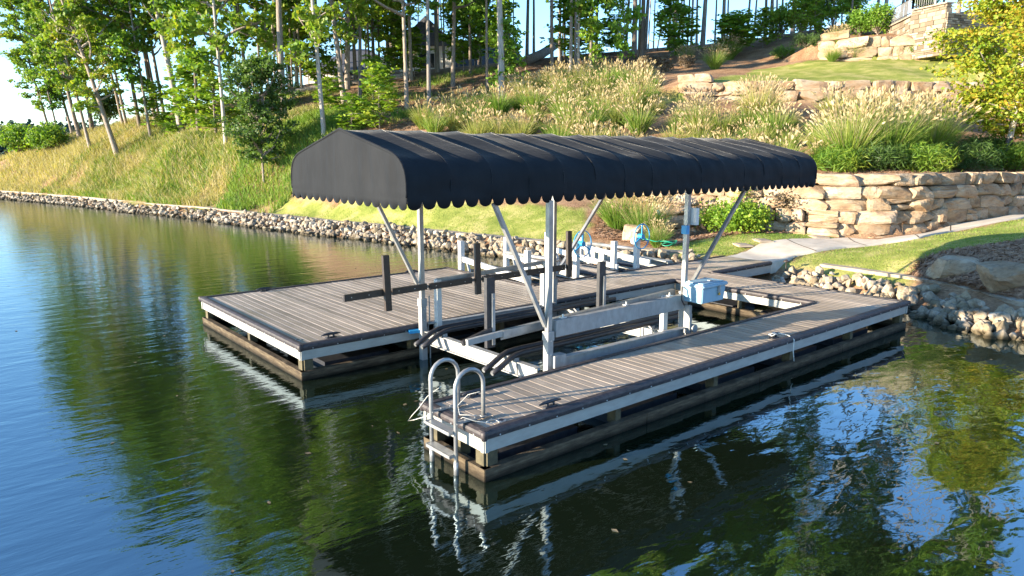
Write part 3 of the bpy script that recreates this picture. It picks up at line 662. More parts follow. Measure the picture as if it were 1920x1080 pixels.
for i in range(nxs+1):
    x = LX*i/nxs; ph = (i % SUB)/SUB; sag = (ph**.6)*((1-ph)**1.25)/.36; bay = i//SUB
    for j, (y, z) in enumerate(prof):
        # inward normal of the profile
        ya, za = prof[max(j-1, 0)]; yb, zb = prof[min(j+1, K-1)]
        tn = Vector((yb-ya, zb-za)).normalized(); nn = Vector((tn.y, -tn.x))   # pointing outward from right side
        if j < 2 or j > K-3: k = 0
        hgt = min(1, max(0, (z-ZB-.05)/.55)); roofness = min(1, max(0, (z-3.3)/.2))
        ridge = max(0, 1-(ZR-z)/.10)
        amt = (.062*roofness+.014*(1-roofness)*hgt)*sag*(1-.55*ridge)
        amt += .03*hgt*(noise.noise(Vector((x*1.6, y*1.3, z*2.6)))) + .018*noise.noise(Vector((x*4+z*3, y*2, z*6-x*1.5)))*(1-roofness)
        dy = -nn.x*amt*-1; 
        cy = YC; out = 1 if y > cy else -1
        yy = y-out*abs(nn.x)*amt; zz = z-abs(nn.y)*amt
        if j == 0 or j == K-1: zz = ZB+hem(i/8.0)
        elif j == 1 or j == K-2: zz = ZB+.125
        vs.append((x, yy, zz))
for i in range(nxs):
    for j in range(K-1): a = i*K+j; fs.append((a, a+K, a+K+1, a+1))
mb = MB(); mb.add(vs, fs)
cov = mb.build('cover', M['canvas'], can, True); cov.matrix_parent_inverse = ci
sm = cov.modifiers.new('thick', 'SOLIDIFY'); sm.thickness = .006; sm.offset = 0
def topz(y):
    for (a, za), (b_, zb) in zip(prof[1:-1], prof[2:]):
        if a <= y <= b_ and b_ > a: return za+(zb-za)*(y-a)/(b_-a)
    return prof[1][1]
def gable(x, out):
    NY = 122; NZ = 14; vs = []; fs = []
    ys = [YR+(YL-YR)*k/NY for k in range(NY+1)]
    for k, y in enumerate(ys):
        e = min(y-YR, YL-y)
        zt = ZS-.01 if e < .002 else max(topz(y), ZS-.01)
        for j in range(NZ+1):
            s = j/NZ; z = (ZB+hem(k/8.0+.1))*(1-s)+zt*s
            if j >= 1: z = (ZB+.12)*(1-(j-1)/(NZ-1))+zt*(j-1)/(NZ-1)
            wr = .018*noise.noise(Vector((y*5.5+s*.6*(y-YC), z*.9, 3)))+.007*noise.noise(Vector((y*13, z*1.4, 8)))
            wr *= min(1, e/.15)*(1-s**4)*min(1, max(0, (s-.12)/.3))
            seam = .006 if abs(z-3.03) < .03 else 0
            vs.append((x+out*(wr+seam+.02*math.sin(math.pi*min(1, s))*0), y, z))
    for k in range(NY):
        for j in range(NZ): a = k*(NZ+1)+j; fs.append((a, a+NZ+1, a+NZ+2, a+1))
    mb = MB(); mb.add(vs, fs); o = mb.build('gable_panel', M['canvas'], can, True); o.matrix_parent_inverse = ci
    sm = o.modifiers.new('thick', 'SOLIDIFY'); sm.thickness = .006; sm.offset = 0
    # piping along the arch
    mb = MB(); mb.tube([(x, y, z) for y, z in prof[2:-2]], .016, 8); o = mb.build('piping', M['canvas'], can, True); o.matrix_parent_inverse = ci
gable(0, -1); gable(LX, 1)
for i in range(1, NB):
    x = LX*i/NB; mb = MB(); mb.tube([(x, y+(.045 if y < YC else -.045), z-.05) for y, z in prof[1:-1]], .016, 8); o = mb.build('bow', M['alu'], can, True); o.matrix_parent_inverse = ci
for i in range(1, NB):
    x = LX*i/NB; mb = MB(); mb.tube([(x, y, z) for y, z in prof[1:-1]], .007, 6); o = mb.build('seam', M['canvas'], can, True); o.matrix_parent_inverse = ci
for y in (YR+.045, YL-.045):
    mb = MB(); mb.bar((.05, y, ZB+.14), (LX-.05, y, ZB+.14), .04, .06); o = mb.build('eave_rail', M['alu'], can); o.matrix_parent_inverse = ci
mb = MB(); mb.tube([(.05, YC, ZR-.14), (LX-.05, YC, ZR-.14)], .018, 8); o = mb.build('ridge_pole', M['alu'], can, True); o.matrix_parent_inverse = ci
for x in (2.1, 5.3):
    mb = MB(); mb.bar((x, YR+.06, ZB+.10), (x, YL-.06, ZB+.10), .05, .05); o = mb.build('cross_bar', M['alu'], can); o.matrix_parent_inverse = ci

# ------------------------------------------------------------------ small lifts
def small_lift(posts, xa, xb, label, wheel_xy, wy=6.4):
    t_ = empty('watercraft_lift', (xa, 7.7, 0), label=label, cat='boat lift', group='small watercraft lifts beside the walkway')
    ti = Matrix.Translation(-Vector(t_.location))
    def p_(mb, name, mt, sm=False, par=None):
        o = mb.build(name, mt, par or t_, sm)
        if par is None: o.matrix_parent_inverse = ti
        return o
    for x, y, zt in posts:
        mb = MB(); mb.box(x-.06, x+.06, y-.06, y+.06, -1.2, zt); mb.box(x-.075, x+.075, y-.075, y+.075, -1.2, .45); p_(mb, 'post', M['white'])
    for x in (xa, xb):
        mb = MB(); mb.bar((x, 6.5, .62), (x, 9.05, .84 if x == xa else .80), .07, .13); p_(mb, 'side_beam', M['white'])
        mb = MB(); mb.bar((x, 8.6, .2), (x, 8.85, .86), .04, .06, up=(1, 0, 0)); p_(mb, 'strut', M['alu'])
    for y in (6.6, 8.9):
        mb = MB(); mb.bar((xa, y, .34), (xb, y, .34), .08, .12); p_(mb, 'cross_beam', M['alu'])
    c = (xa+xb)/2
    for dx in (-.42, .42):
        mb = MB(); mb.tube([(c+dx, 6.35, .50), (c+dx, 9.2, .50)], .06, 10, sq=.6); p_(mb, 'bunk', M['vinyl'], True)
        mb = MB(); mb.box(c+dx-.04, c+dx+.04, 6.5, 9.1, .40, .46); p_(mb, 'bunk_support', M['alu'])
    mb = MB(); mb.tube([(c+.1, 5.9+.5, 1.02), (c-.0, 8.2, 1.02)], .05, 12); p_(mb, 'crossbar_tube', M['alu'], True)
    wx, wz = wheel_xy; o = MB()
    ring = [(wx+.30*math.cos(a), wy-.12, wz+.32*math.sin(a)) for a in np.linspace(0, 2*math.pi, 33)]
    o.tube(ring, .014, 8, cap=False); wh = p_(o, 'winch_wheel', M['bluewheel'], True)
    o = MB(); o.tube([(wx, wy-.16, wz), (wx, wy-.02, wz)], .07, 12)
    for a in (1.57, 3.66, 5.76): o.bar((wx, wy-.12, wz), (wx+.29*math.cos(a), wy-.12, wz+.31*math.sin(a)), .02, .035)
    p_(o, 'hub', M['bluewheel'], par=wh)
    o = MB(); o.tube([(wx-.13, wy-.07, wz-.12), (wx-.13, wy+.06, wz-.12)], .10, 14); p_(o, 'cable_drum', M['white'], True)
    o = MB(); o.tube([(wx-.22, wy-.12, wz+.12), (wx-.22, wy-.17, wz+.12)], .022, 8); p_(o, 'crank_knob', M['black'], True, wh)
small_lift([(6.22, 9.05, 1.30), (6.22, 6.46, 1.32), (7.75, 9.1, 1.28), (7.72, 6.40, 1.38)], 6.24, 7.75, 'white framed watercraft lift with blue winch wheel next to the wide platform', (7.80, 1.36))
small_lift([(9.30, 9.15, 1.30), (9.30, 6.62, 1.28), (10.6, 9.1, 1.20), (9.95, 6.42, 1.30)], 9.32, 10.6, 'white framed watercraft lift with blue winch wheel nearer the rocky shore', (9.97, 1.38))
# bulkhead beam behind the small lifts
mb = MB(); mb.box(11.1, 11.18, 6.3, 9.4, .30, .60); mb.box(11.02, 11.3, 6.3, 9.4, .60, .63)
for y in (6.5, 7.5, 8.5, 9.3): mb.box(11.12, 11.24, y-.05, y+.05, -.8, .3)
mb.build('bulkhead_beam', M['fascia'], None, label='long grey beam running beside the rocks behind the small lifts', cat='beam')

# ------------------------------------------------------------------ rocks
def hull_rock(seed, n=16):
    r = random.Random(seed); bm = bmesh.new()
    for _ in range(n):
        v = Vector((r.gauss(0, 1), r.gauss(0, 1), r.gauss(0, 1))).normalized()*r.uniform(.8, 1)
        bm.verts.new((v.x*.5, v.y*.42, v.z*.36))
    res = bmesh.ops.convex_hull(bm, input=bm.verts)
    for g_ in res['geom_interior']:
        if isinstance(g_, bmesh.types.BMVert) and g_.is_valid: bm.verts.remove(g_)
    bmesh.ops.bevel(bm, geom=bm.edges[:], offset=.025, segments=1, affect='EDGES')
    me = bpy.data.meshes.new('rock'); bm.to_mesh(me); bm.free(); me.materials.append(M['rock']); return me
ROCKS = [hull_rock(s) for s in range(14)]
def shore_pt(par):
    acc = 0
    for i in range(len(SHORE)-1):
        L = math.hypot(*(SHORE[i+1]-SHORE[i]))
        if acc+L >= par:
            k = (par-acc)/L; p = SHORE[i]*(1-k)+SHORE[i+1]*k; d = (SHORE[i+1]-SHORE[i])/L
            n = np.array([d[1], -d[0]]); 
            q = p+n*.3
            if S_(np.array(q[0]), np.array(q[1])) < 0: n = -n
            return p, n
        acc += L
    return SHORE[-1], np.array([1, 0])
def par_of(x, y): return float(sdist(SHORE, np.array([float(x)]), np.array([float(y)]))[1][0])
def riprap(name, p0, p1, size, width, nmax, seed, density):
    par = tag(empty(name, (*shore_pt((p0+p1)/2)[0], .2)), kind='structure')
    inv = Matrix.Translation(-Vector(par.location))
    r = random.Random(seed); n = int((p1-p0)*density); cand = []
    for _ in range(n):
        q = r.uniform(p0, p1); p, nn = shore_pt(q); s = r.uniform(-.35, width)
        wx, wy = p+nn*s; sz = size*r.uniform(.55, 1.45)
        z = -.14+(s+.35)/(width+.35)*(.62 if width > .85 else .5)+r.uniform(-.05, .10)
        d = math.hypot(wx-CAM[0], wy-CAM[1]); cand.append((sz/d, wx, wy, z, sz))
    cand.sort(reverse=True)
    for _, x, y, z, sz in cand[:nmax]:
        o = link('rock', ROCKS[r.randrange(14)], par, (x, y, z), (r.uniform(0, 6), r.uniform(0, 6), r.uniform(0, 6)), (sz,)*3); o.matrix_parent_inverse = inv
    rest = cand[nmax:]
    if rest:
        VV = []; FF = []
        for _, x, y, z, sz in rest:
            me = ROCKS[r.randrange(14)]; mt = Matrix.Translation((x, y, z))@Matrix.Rotation(r.uniform(0, 6), 4, 'Z')@Matrix.Rotation(r.uniform(0, 6), 4, 'X')@Matrix.Scale(sz, 4)
            b0 = len(VV); VV += [tuple(mt@v.co) for v in me.vertices]; FF += [tuple(i+b0 for i in p.vertices) for p in me.polygons]
        me = bpy.data.meshes.new('small_rocks'); me.from_pydata(VV, [], FF); me.materials.append(M['rockmix'])
        o = link('small_rocks', me, par); o.matrix_parent_inverse = inv; o['kind'] = 'stuff'
# riprap rest: tint per rock through island random
m, t, b = mat('granite_riprap_mixed', .88, spec=.25)
g = N(t, 'ShaderNodeNewGeometry'); n = noise_n(t, 9, 6, world_pos(t))
c = ramp(t, g.outputs['Random Per Island'], [(0, (.14, .11, .08)), (.5, (.29, .24, .18)), (1, (.45, .39, .31))]).outputs[0]
c = mix(t, c, ramp(t, n.outputs[0], [(.3, (.7,)*3), (.6, (1.05,)*3)]).outputs[0], 1, 'MULTIPLY'); sz_ = N(t, 'ShaderNodeSeparateXYZ'); t.links.new(g.outputs['Position'], sz_.inputs[0]); c = mix(t, c, ramp(t, sz_.outputs[2], [(.05, (.28, .27, .22)), (.13, (1, 1, 1))]).outputs[0], 1, 'MULTIPLY'); t.links.new(c, b.inputs['Base Color']); bump(t, b, n.outputs[0], .5, .03); M['rockmix'] = m
pa, pb, pc, pd = par_of(.8, 63.7), par_of(12.9, 6.6), par_of(13.2, 4.4), par_of(11.2, -4)
pm = par_of(9, 23.4)
riprap('riprap_bank_left', pm-8, pb, .31, .95, 295, 3, 40)
riprap('riprap_bank_far', pa-8, pm-8, .30, .8, 0, 5, 26)
riprap('riprap_bank_right', pc, pd, .30, .80, 295, 4, 50)
# seawall cap: low concrete strip behind the rocks
def strip(name, path_pts, wd, mt, lift_=.03, thick=.25, kind='structure', step=.4):
    P = [Vector(p) for p in path_pts]; vs = []; fs = []; out = []
    for a, b in zip(P[:-1], P[1:]):
        k = max(1, int((b-a).length/step)); out += [a.lerp(b, i/k) for i in range(k)]
    out.append(P[-1])
    return out
capv = []; q = pa-4
rows = []
while q < pb-.2:
    p, nn = shore_pt(q); a = p+nn*1.15; b_ = p+nn*1.55; z = .50
    rows.append((a, b_, z)); q += .5
vs = []; fs = []
for a, b_, z in rows: vs += [(a[0], a[1], z), (b_[0], b_[1], z+.01), (a[0], a[1], z-.3), (b_[0], b_[1], z-.3)]
for i in range(len(rows)-1):
    k = i*4; fs += [(k, k+4, k+5, k+1), (k, k+2, k+6, k+4), (k+1, k+5, k+7, k+3)]
mb = MB(); mb.add(vs, fs); mb.build('seawall_cap', M['cap'], None, kind='structure')
rows = []; q = pc+.6
while q < pc+6.8:
    p, nn = shore_pt(q); a = p+nn*1.22; b_ = p+nn*1.45; rows.append((a, b_, .53)); q += .4
vs = []; fs = []
for a, b_, z in rows: vs += [(a[0], a[1], z), (b_[0], b_[1], z+.01), (a[0], a[1], z-.3), (b_[0], b_[1], z-.3)]
for i in range(len(rows)-1):
    k = i*4; fs += [(k, k+4, k+5, k+1), (k, k+2, k+6, k+4), (k+1, k+5, k+7, k+3)]
mb = MB(); mb.add(vs, fs); mb.build('seawall_edge', M['cap'], None, kind='structure')
# concrete path
up_ = [(1373, 479), (1424, 462), (1475, 453), (1533, 449.5), (1590, 449.5), (1644, 452), (1715, 443), (1782, 427), (1893, 401.5), (1990, 385)]
lo_ = [(1462, 491), (1490, 483), (1530, 475), (1584, 466.5), (1622, 463), (1658, 458), (1722, 449), (1782, 436), (1915, 411), (2010, 394)]
U_ = [ground(*p) for p in up_]; L2 = [ground(*p) for p in lo_]
U_[0] = np.array([13.5, 6.2, .5]); L2[0] = np.array([13.5, 4.66, .5])
vs = []; fs = []; rows = 0
for i in range(len(U_)-1):
    for k in range(8):
        s = k/8; a = U_[i]*(1-s)+U_[i+1]*s; b_ = L2[i]*(1-s)+L2[i+1]*s
        for j in range(7):
            c_ = a*(1-j/6)+b_*j/6; z = max(hz(c_[0], c_[1])+.05, .53); vs.append((c_[0], c_[1], z))
        vs.append((b_[0], b_[1], z-.3)); rows += 1
for i in range(rows-1):
    for j in range(7): k = i*8+j; fs.append((k, k+1, k+9, k+8))
mb = MB(); mb.add(vs, fs); mb.build('path', M['concrete'], None, True, kind='structure')

for a_, b_ in ((U_[2], L2[2]), (U_[4], L2[4]), (U_[6], L2[6]), (U_[7], L2[7])):
    mb = MB(); k_ = 10
    P_ = [a_*(1-j/k_)+b_*j/k_ for j in range(k_+1)]
    for q0, q1 in zip(P_[:-1], P_[1:]): mb.bar((q0[0], q0[1], max(hz(q0[0], q0[1])+.05, .53)), (q1[0], q1[1], max(hz(q1[0], q1[1])+.05, .53)), .03, .012)
    mb.build('path_joint', M['timber'], None, kind='structure')

# ------------------------------------------------------------------ boulder walls
def block_mesh(seed, seg=6):
    r = random.Random(seed); bm = bmesh.new(); bmesh.ops.create_cube(bm, size=1)
    bmesh.ops.subdivide_edges(bm, edges=bm.edges[:], cuts=seg-1, use_grid_fill=True)
    off = Vector((r.uniform(0, 50), r.uniform(0, 50), r.uniform(0, 50)))
    shear = [r.uniform(-.12, .12) for _ in range(4)]
    jit = {(a, b_, c_): Vector((r.uniform(-.09, .09), r.uniform(-.07, .07), r.uniform(-.09, .09))) for a in (-1, 1) for b_ in (-1, 1) for c_ in (-1, 1)}
    planes = [(Vector((r.uniform(-1, 1), r.uniform(-1.3, 1.3), r.uniform(-1, 1))).normalized(), r.uniform(.50, .60)) for _ in range(6)]
    for v_ in bm.verts:
        c = v_.co*2; l = (abs(c.x)**11+abs(c.y)**11+abs(c.z)**11)**(1/11)
        q = c/l if l > 0 else c
        q = q*.5; q = q+sum((jit[k_]*((.5+k_[0]*q.x)*(.5+k_[1]*q.y)*(.5+k_[2]*q.z)) for k_ in jit), Vector())
        for pn, pd_ in planes:
            e_ = q.dot(pn)-pd_
            if e_ > 0: q = q-pn*e_
        q += noise.noise_vector(q*2.5+off)*.035+noise.noise_vector(q*8+off)*.018
        q.x += shear[0]*q.z+shear[1]*q.y; q.z += shear[2]*q.x
        v_.co = q
    me = bpy.data.meshes.new('stone'); bm.to_mesh(me); bm.free(); me.materials.append(M['boulder'])
    return me
BLK = [block_mesh(s) for s in range(14)]
def poly_at(Wp, s):
    acc = 0
    for i in range(len(Wp)-1):
        d = Wp[i+1]-Wp[i]; L = math.hypot(*d)
        if acc+L >= s or i == len(Wp)-2:
            k = (s-acc)/L; return Wp[i]+d*k, math.atan2(d[1], d[0])
        acc += L
def wall(name, label, Wp, topf, ch, sw, seed, front=-.1, slope=.05):
    L = sum(math.hypot(*(Wp[i+1]-Wp[i])) for i in range(len(Wp)-1)); r = random.Random(seed)
    p0, _ = poly_at(Wp, L/2); root = empty(name, (p0[0], p0[1], hz(*p0)), label=label, cat='stone wall'); inv = Matrix.Translation(-Vector(root.location))
    zoff = 0; c = 0; n = 0
    zmin = min(hz(*(poly_at(Wp, L*k/20)[0]+0)) for k in range(21))-.3
    z = zmin
    while z < 20 and n < 290:
        h = ch*r.uniform(.88, 1.15); s = r.uniform(-.6, 0); any_ = False
        while s < L:
            wd = sw*r.uniform(.55, 1.5); p, ang = poly_at(Wp, max(0, min(L, s+wd/2))); nrm = np.array([-math.sin(ang), math.cos(ang)])
            tst = p+nrm*.5; sd = float(sdist(Wp, np.array([tst[0]]), np.array([tst[1]]))[0][0]); sd = -sd if FLIP else sd
            back = nrm if sd > 0 else -nrm
            pf = p-back*.9; zb = hz(*pf); zt = topf(s+wd/2, L)
            if z+h*.5 > zb-.35 and z+h*.45 < zt:
                off = back*(r.uniform(-.10, .08)+slope*(z-zmin)+.22)
                parts = [(s+wd/2, z+h/2, wd, h)]
                if r.random() < .07: parts = [(s+wd/2, z+h*.3, wd, h*.56), (s+wd/2, z+h*.78, wd, h*.42)]
                elif r.random() < .12: parts = [(s+wd*.3, z+h/2, wd*.58, h), (s+wd*.8, z+h*.5, wd*.4, h)]
                for ss, zz, ww, hh_ in parts:
                    pp, _ = poly_at(Wp, max(0, min(L, ss))); zz2 = zz; hh2 = hh_
                    if zz+hh_/2 > zt: hh2 = max(.2, hh_*.8)
                    o = link('stone', BLK[r.randrange(14)], root, (*(pp+off), zz2), (r.uniform(-.05, .05), r.uniform(-.04, .04), ang+r.uniform(-.06, .06)+(math.pi if r.random() < .5 else 0)), (ww*1.05, .75, hh2*1.08))
                    o.matrix_parent_inverse = inv; n += 1
                any_ = True
            s += wd
        z += h*.97; c += 1
        if z > max(topf(k*L/10, L) for k in range(11)): break
    return n
w1b = [hz(*(np.array(p)*1.0)) for p in W1]
def top1(s, L):
    p, a = poly_at(W1, min(max(s, 0), L)); return {0: 0}.get(1, 0)+hz_behind(W1, p, a)
def hz_behind(Wp, p, ang):
    nrm = np.array([-math.sin(ang), math.cos(ang)]); tst = p+nrm*.5
    sd = float(sdist(Wp, np.array([tst[0]]), np.array([tst[1]]))[0][0]); sd = -sd if FLIP else sd
    back = nrm if sd > 0 else -nrm
    q = p+back*.9; return hz(*q)+.12
def mk_top(Wp, extra=0):
    def f(s, L):
        p, a = poly_at(Wp, min(max(s, .01), L-.01)); return hz_behind(Wp, p, a)+extra
    return f
def v_top(Wp, us, vt):
    zs = []
    for p in Wp:
        d = p-CAM[:2]; zc = None; lo, hi = -2.0, 20.0
        for _ in range(40):
            m_ = (lo+hi)/2; q = np.array([p[0], p[1], m_])-CAM; v_ = 540+F*(q@dn)/(q@fw)
            if v_ > vt: lo = m_
            else: hi = m_
        zs.append(lo)
    cum = np.r_[0, np.cumsum(np.hypot(*(Wp[1:]-Wp[:-1]).T))]
    return lambda s, L: float(np.interp(s, cum, zs))
wall('boulder_wall', 'lowest wall of huge tan sandstone boulders beside the curving concrete path', W1, v_top(W1, 0, 333), .42, .92, 17)
wall('boulder_wall', 'middle tan boulder wall between the tall grasses and the upper lawn', W2, v_top(W2, 0, 146), .48, 1.2, 12)
wall('boulder_wall', 'highest short boulder wall below the two round green shrubs', W3, v_top(W3, 0, 66), .6, 1.5, 13)
# two loose boulders in the pine straw on the right, one under the grasses
def boulder(u, v, sz, label, rz, seed):
    p = ground(u, v); bm_ = block_mesh(seed, 6)
    o = link('boulder', bm_, None, (p[0], p[1], p[2]+sz[2]*.18), (.05, -.06, rz), sz); tag(o, label, 'boulder')
boulder(1790, 512, (1.05, .8, .5), 'big flat faced boulder in the pine straw left of its darker twin', -.75, 41)
boulder(1895, 530, (1.05, .85, .55), 'brown boulder in the pine straw at the right edge of the picture', -.6, 42)
boulder(1188, 452, (.9, .7, .75), 'small rounded tan boulder below the drooping grass clump behind the winch wheels', .3, 43)

# ------------------------------------------------------------------ plants: generators
def leaf_quads(C, size, rs, flat=.0, stretch=1.6, droop=0, thin=1):
    n = len(C); a = rs.normal(size=(n, 3)); a[:, 2] *= (1-flat); a[:, 2] -= droop; a /= np.linalg.norm(a, axis=1)[:, None]
    r2 = rs.normal(size=(n, 3)); b = np.cross(a, r2); b /= np.linalg.norm(b, axis=1)[:, None]
    s = size*rs.uniform(.6, 1.35, size=(n, 1)); a = a*s*.5*stretch; b = b*s*.5*thin
    V = np.stack([C-a, C+b-a*.1, C+a, C-b-a*.1], 1).reshape(-1, 3); Q = np.arange(4*n).reshape(n, 4); return V, Q
def merge(parts):
    VV = []; QQ = []; MM = []; k = 0
    for V, Q, mi in parts: VV.append(V); QQ.append(Q+k); MM.append(np.full(len(Q), mi)); k += len(V)
    return np.concatenate(VV), np.concatenate(QQ), np.concatenate(MM)
def tubes_np(paths, n=5):
    VV = []; QQ = []; k = 0
    for pts_, rs_ in paths:
        m_ = len(pts_); P = np.array(pts_); 
        for i in range(m_):
            d = P[min(i+1, m_-1)]-P[max(i-1, 0)]; d = d/(np.linalg.norm(d)+1e-9); ref = np.array([0, 0, 1.]) if abs(d[2]) < .9 else np.array([1., 0, 0])
            x = np.cross(d, ref); x /= np.linalg.norm(x); y = np.cross(x, d)
            for j in range(n): a = 2*math.pi*j/n; VV.append(P[i]+rs_[i]*(math.cos(a)*x+math.sin(a)*y))
        for i in range(m_-1):
            for j in range(n): QQ.append((k+i*n+j, k+i*n+(j+1) % n, k+(i+1)*n+(j+1) % n, k+(i+1)*n+j))
        k += m_*n
    return np.array(VV), np.array(QQ)
def crown(seed, h0, h1, Rm, nb, nl, lsize, mats, csz=.75, shape=.5, top_bias=1.0, prune=0.0):
    rs = np.random.RandomState(seed); paths = []; cen = []
    for i in range(nb):
        s = (i+rs.rand())/nb; s = s**(1/top_bias); z = h0+(h1-h0)*s*.93
        prof_ = max(.22, (math.sin(math.pi*min(.97, (s*.85+.15)))**shape)); Lb = Rm*prof_*rs.uniform(.55, 1.1)
        a = rs.rand()*6.283+i*2.4; up = rs.uniform(.15, .7)+.5*s
        d = np.array([math.cos(a), math.sin(a), up]); d /= np.linalg.norm(d); pts_ = []; p = np.array([0, 0, z*1.0])
        k = 6
        for j in range(k+1):
            pts_.append(p.copy()); p = p+d*Lb/k; d = d+rs.normal(size=3)*.17+np.array([0, 0, .02]); d /= np.linalg.norm(d)
        r0 = .028*Lb; paths.append((pts_, [r0*(1-.85*j/k)+.008 for j in range(k+1)]))
        for j in range(2, k+1):
            nn = 1 if j < 4 else 2
            for _ in range(nn):
                if rs.rand() < prune*(1.25-1.1*s): continue
                off = rs.normal(size=3)*np.array([.55, .55, .35])*csz; cc = pts_[j]+off; cen.append((cc, csz*rs.uniform(.55, 1.15)))
                if rs.rand() < .6: paths.append(([pts_[j], (pts_[j]+cc)/2+rs.normal(size=3)*.06, cc], [r0*.3+.006, .012, .006]))
    per = max(4, nl//max(1, len(cen))); CC = []
    for cc, sz in cen:
        q = rs.normal(size=(per, 3)); q /= np.linalg.norm(q, axis=1)[:, None]; q *= (rs.rand(per, 1)**.45)*sz; q[:, 2] *= .62; CC.append(cc+q)
    C = np.concatenate(CC); V1, Q1 = leaf_quads(C, lsize, rs, .35, 1.5, .15); V2, Q2 = tubes_np(paths, 5)
    V_, Q_, M_ = merge([(V1, Q1, 0), (V2, Q2, 1)]); return np_mesh('crown', V_, Q_, mats, M_)
def trunk(seed, H, bend=.35, mt=None, flare=1.5):
    rs = np.random.RandomState(seed); pts_ = []; n = 14; x = y = 0; ph = rs.rand(4)*6
    for i in range(n+1):
        s = i/n; z = -.4+s*(H+.4)
        pts_.append(np.array([bend*(math.sin(ph[0]+s*3)-math.sin(ph[0]))*s+bend*.3*math.sin(ph[1]+s*9)*s, bend*(math.sin(ph[2]+s*3.3)-math.sin(ph[2]))*s+bend*.3*math.sin(ph[3]+s*8)*s, z]))
    rad = [.5*((1-.72*(i/n))+(flare-1)*math.exp(-i*1.1)*.6) for i in range(n+1)]
    # unit-diameter trunk: x,y offsets are scaled with the trunk, so divide by a nominal diameter
    me = tubes_np([([np.array([p[0]/.35, p[1]/.35, p[2]]) for p in pts_], rad)], 10)
    return np_mesh('trunk', me[0], me[1], [mt or M['bark']], smooth=True)
H0 = 18.0
TR = [trunk(s, H0, b_, M['bark']) for s, b_ in ((1, .25), (2, .5), (3, .35), (4, .15), (6, .6))]
TRW = [trunk(s, H0, b_, M['barkw']) for s, b_ in ((11, .2), (12, .3))]
lm = [M['leaf'], M['bark']]; ld = [M['leafd'], M['bark']]
CR_full = [crown(21+i, 4.2, 18.5, 4.1, 36, 9500, .20, lm, .62, prune=.28) for i in range(4)]
CR_high = [crown(31+i, 6.8, 18.5, 3.5, 30, 7200, .20, lm, .6, prune=.3) for i in range(3)]
CR_thin = [crown(41+i, 8.0, 17.5, 2.2, 22, 2400, .17, lm if i else ld, .5, prune=.35) for i in range(3)]
CR_pine = [crown(91+i, 11.0, 18.5, 2.7, 24, 5600, .19, lm if i else ld, .6, prune=.1) for i in range(2)]
CR_low = [crown(51+i, 3.0, 17, 2.2, 30, 5000, .18, lm, .5, prune=.2) for i in range(3)]       # foliage down the stem
ORD = ['first', 'second', 'third', 'fourth', 'fifth', 'sixth', 'seventh', 'eighth', 'ninth', 'tenth', 'eleventh', 'twelfth', 'thirteenth', 'fourteenth', 'fifteenth', 'sixteenth', 'seventeenth', 'eighteenth', 'nineteenth', 'twentieth',
       'twenty-first', 'twenty-second', 'twenty-third', 'twenty-fourth', 'twenty-fifth', 'twenty-sixth', 'twenty-seventh', 'twenty-eighth', 'twenty-ninth', 'thirtieth', 'thirty-first', 'thirty-second', 'thirty-third', 'thirty-fourth', 'thirty-fifth']
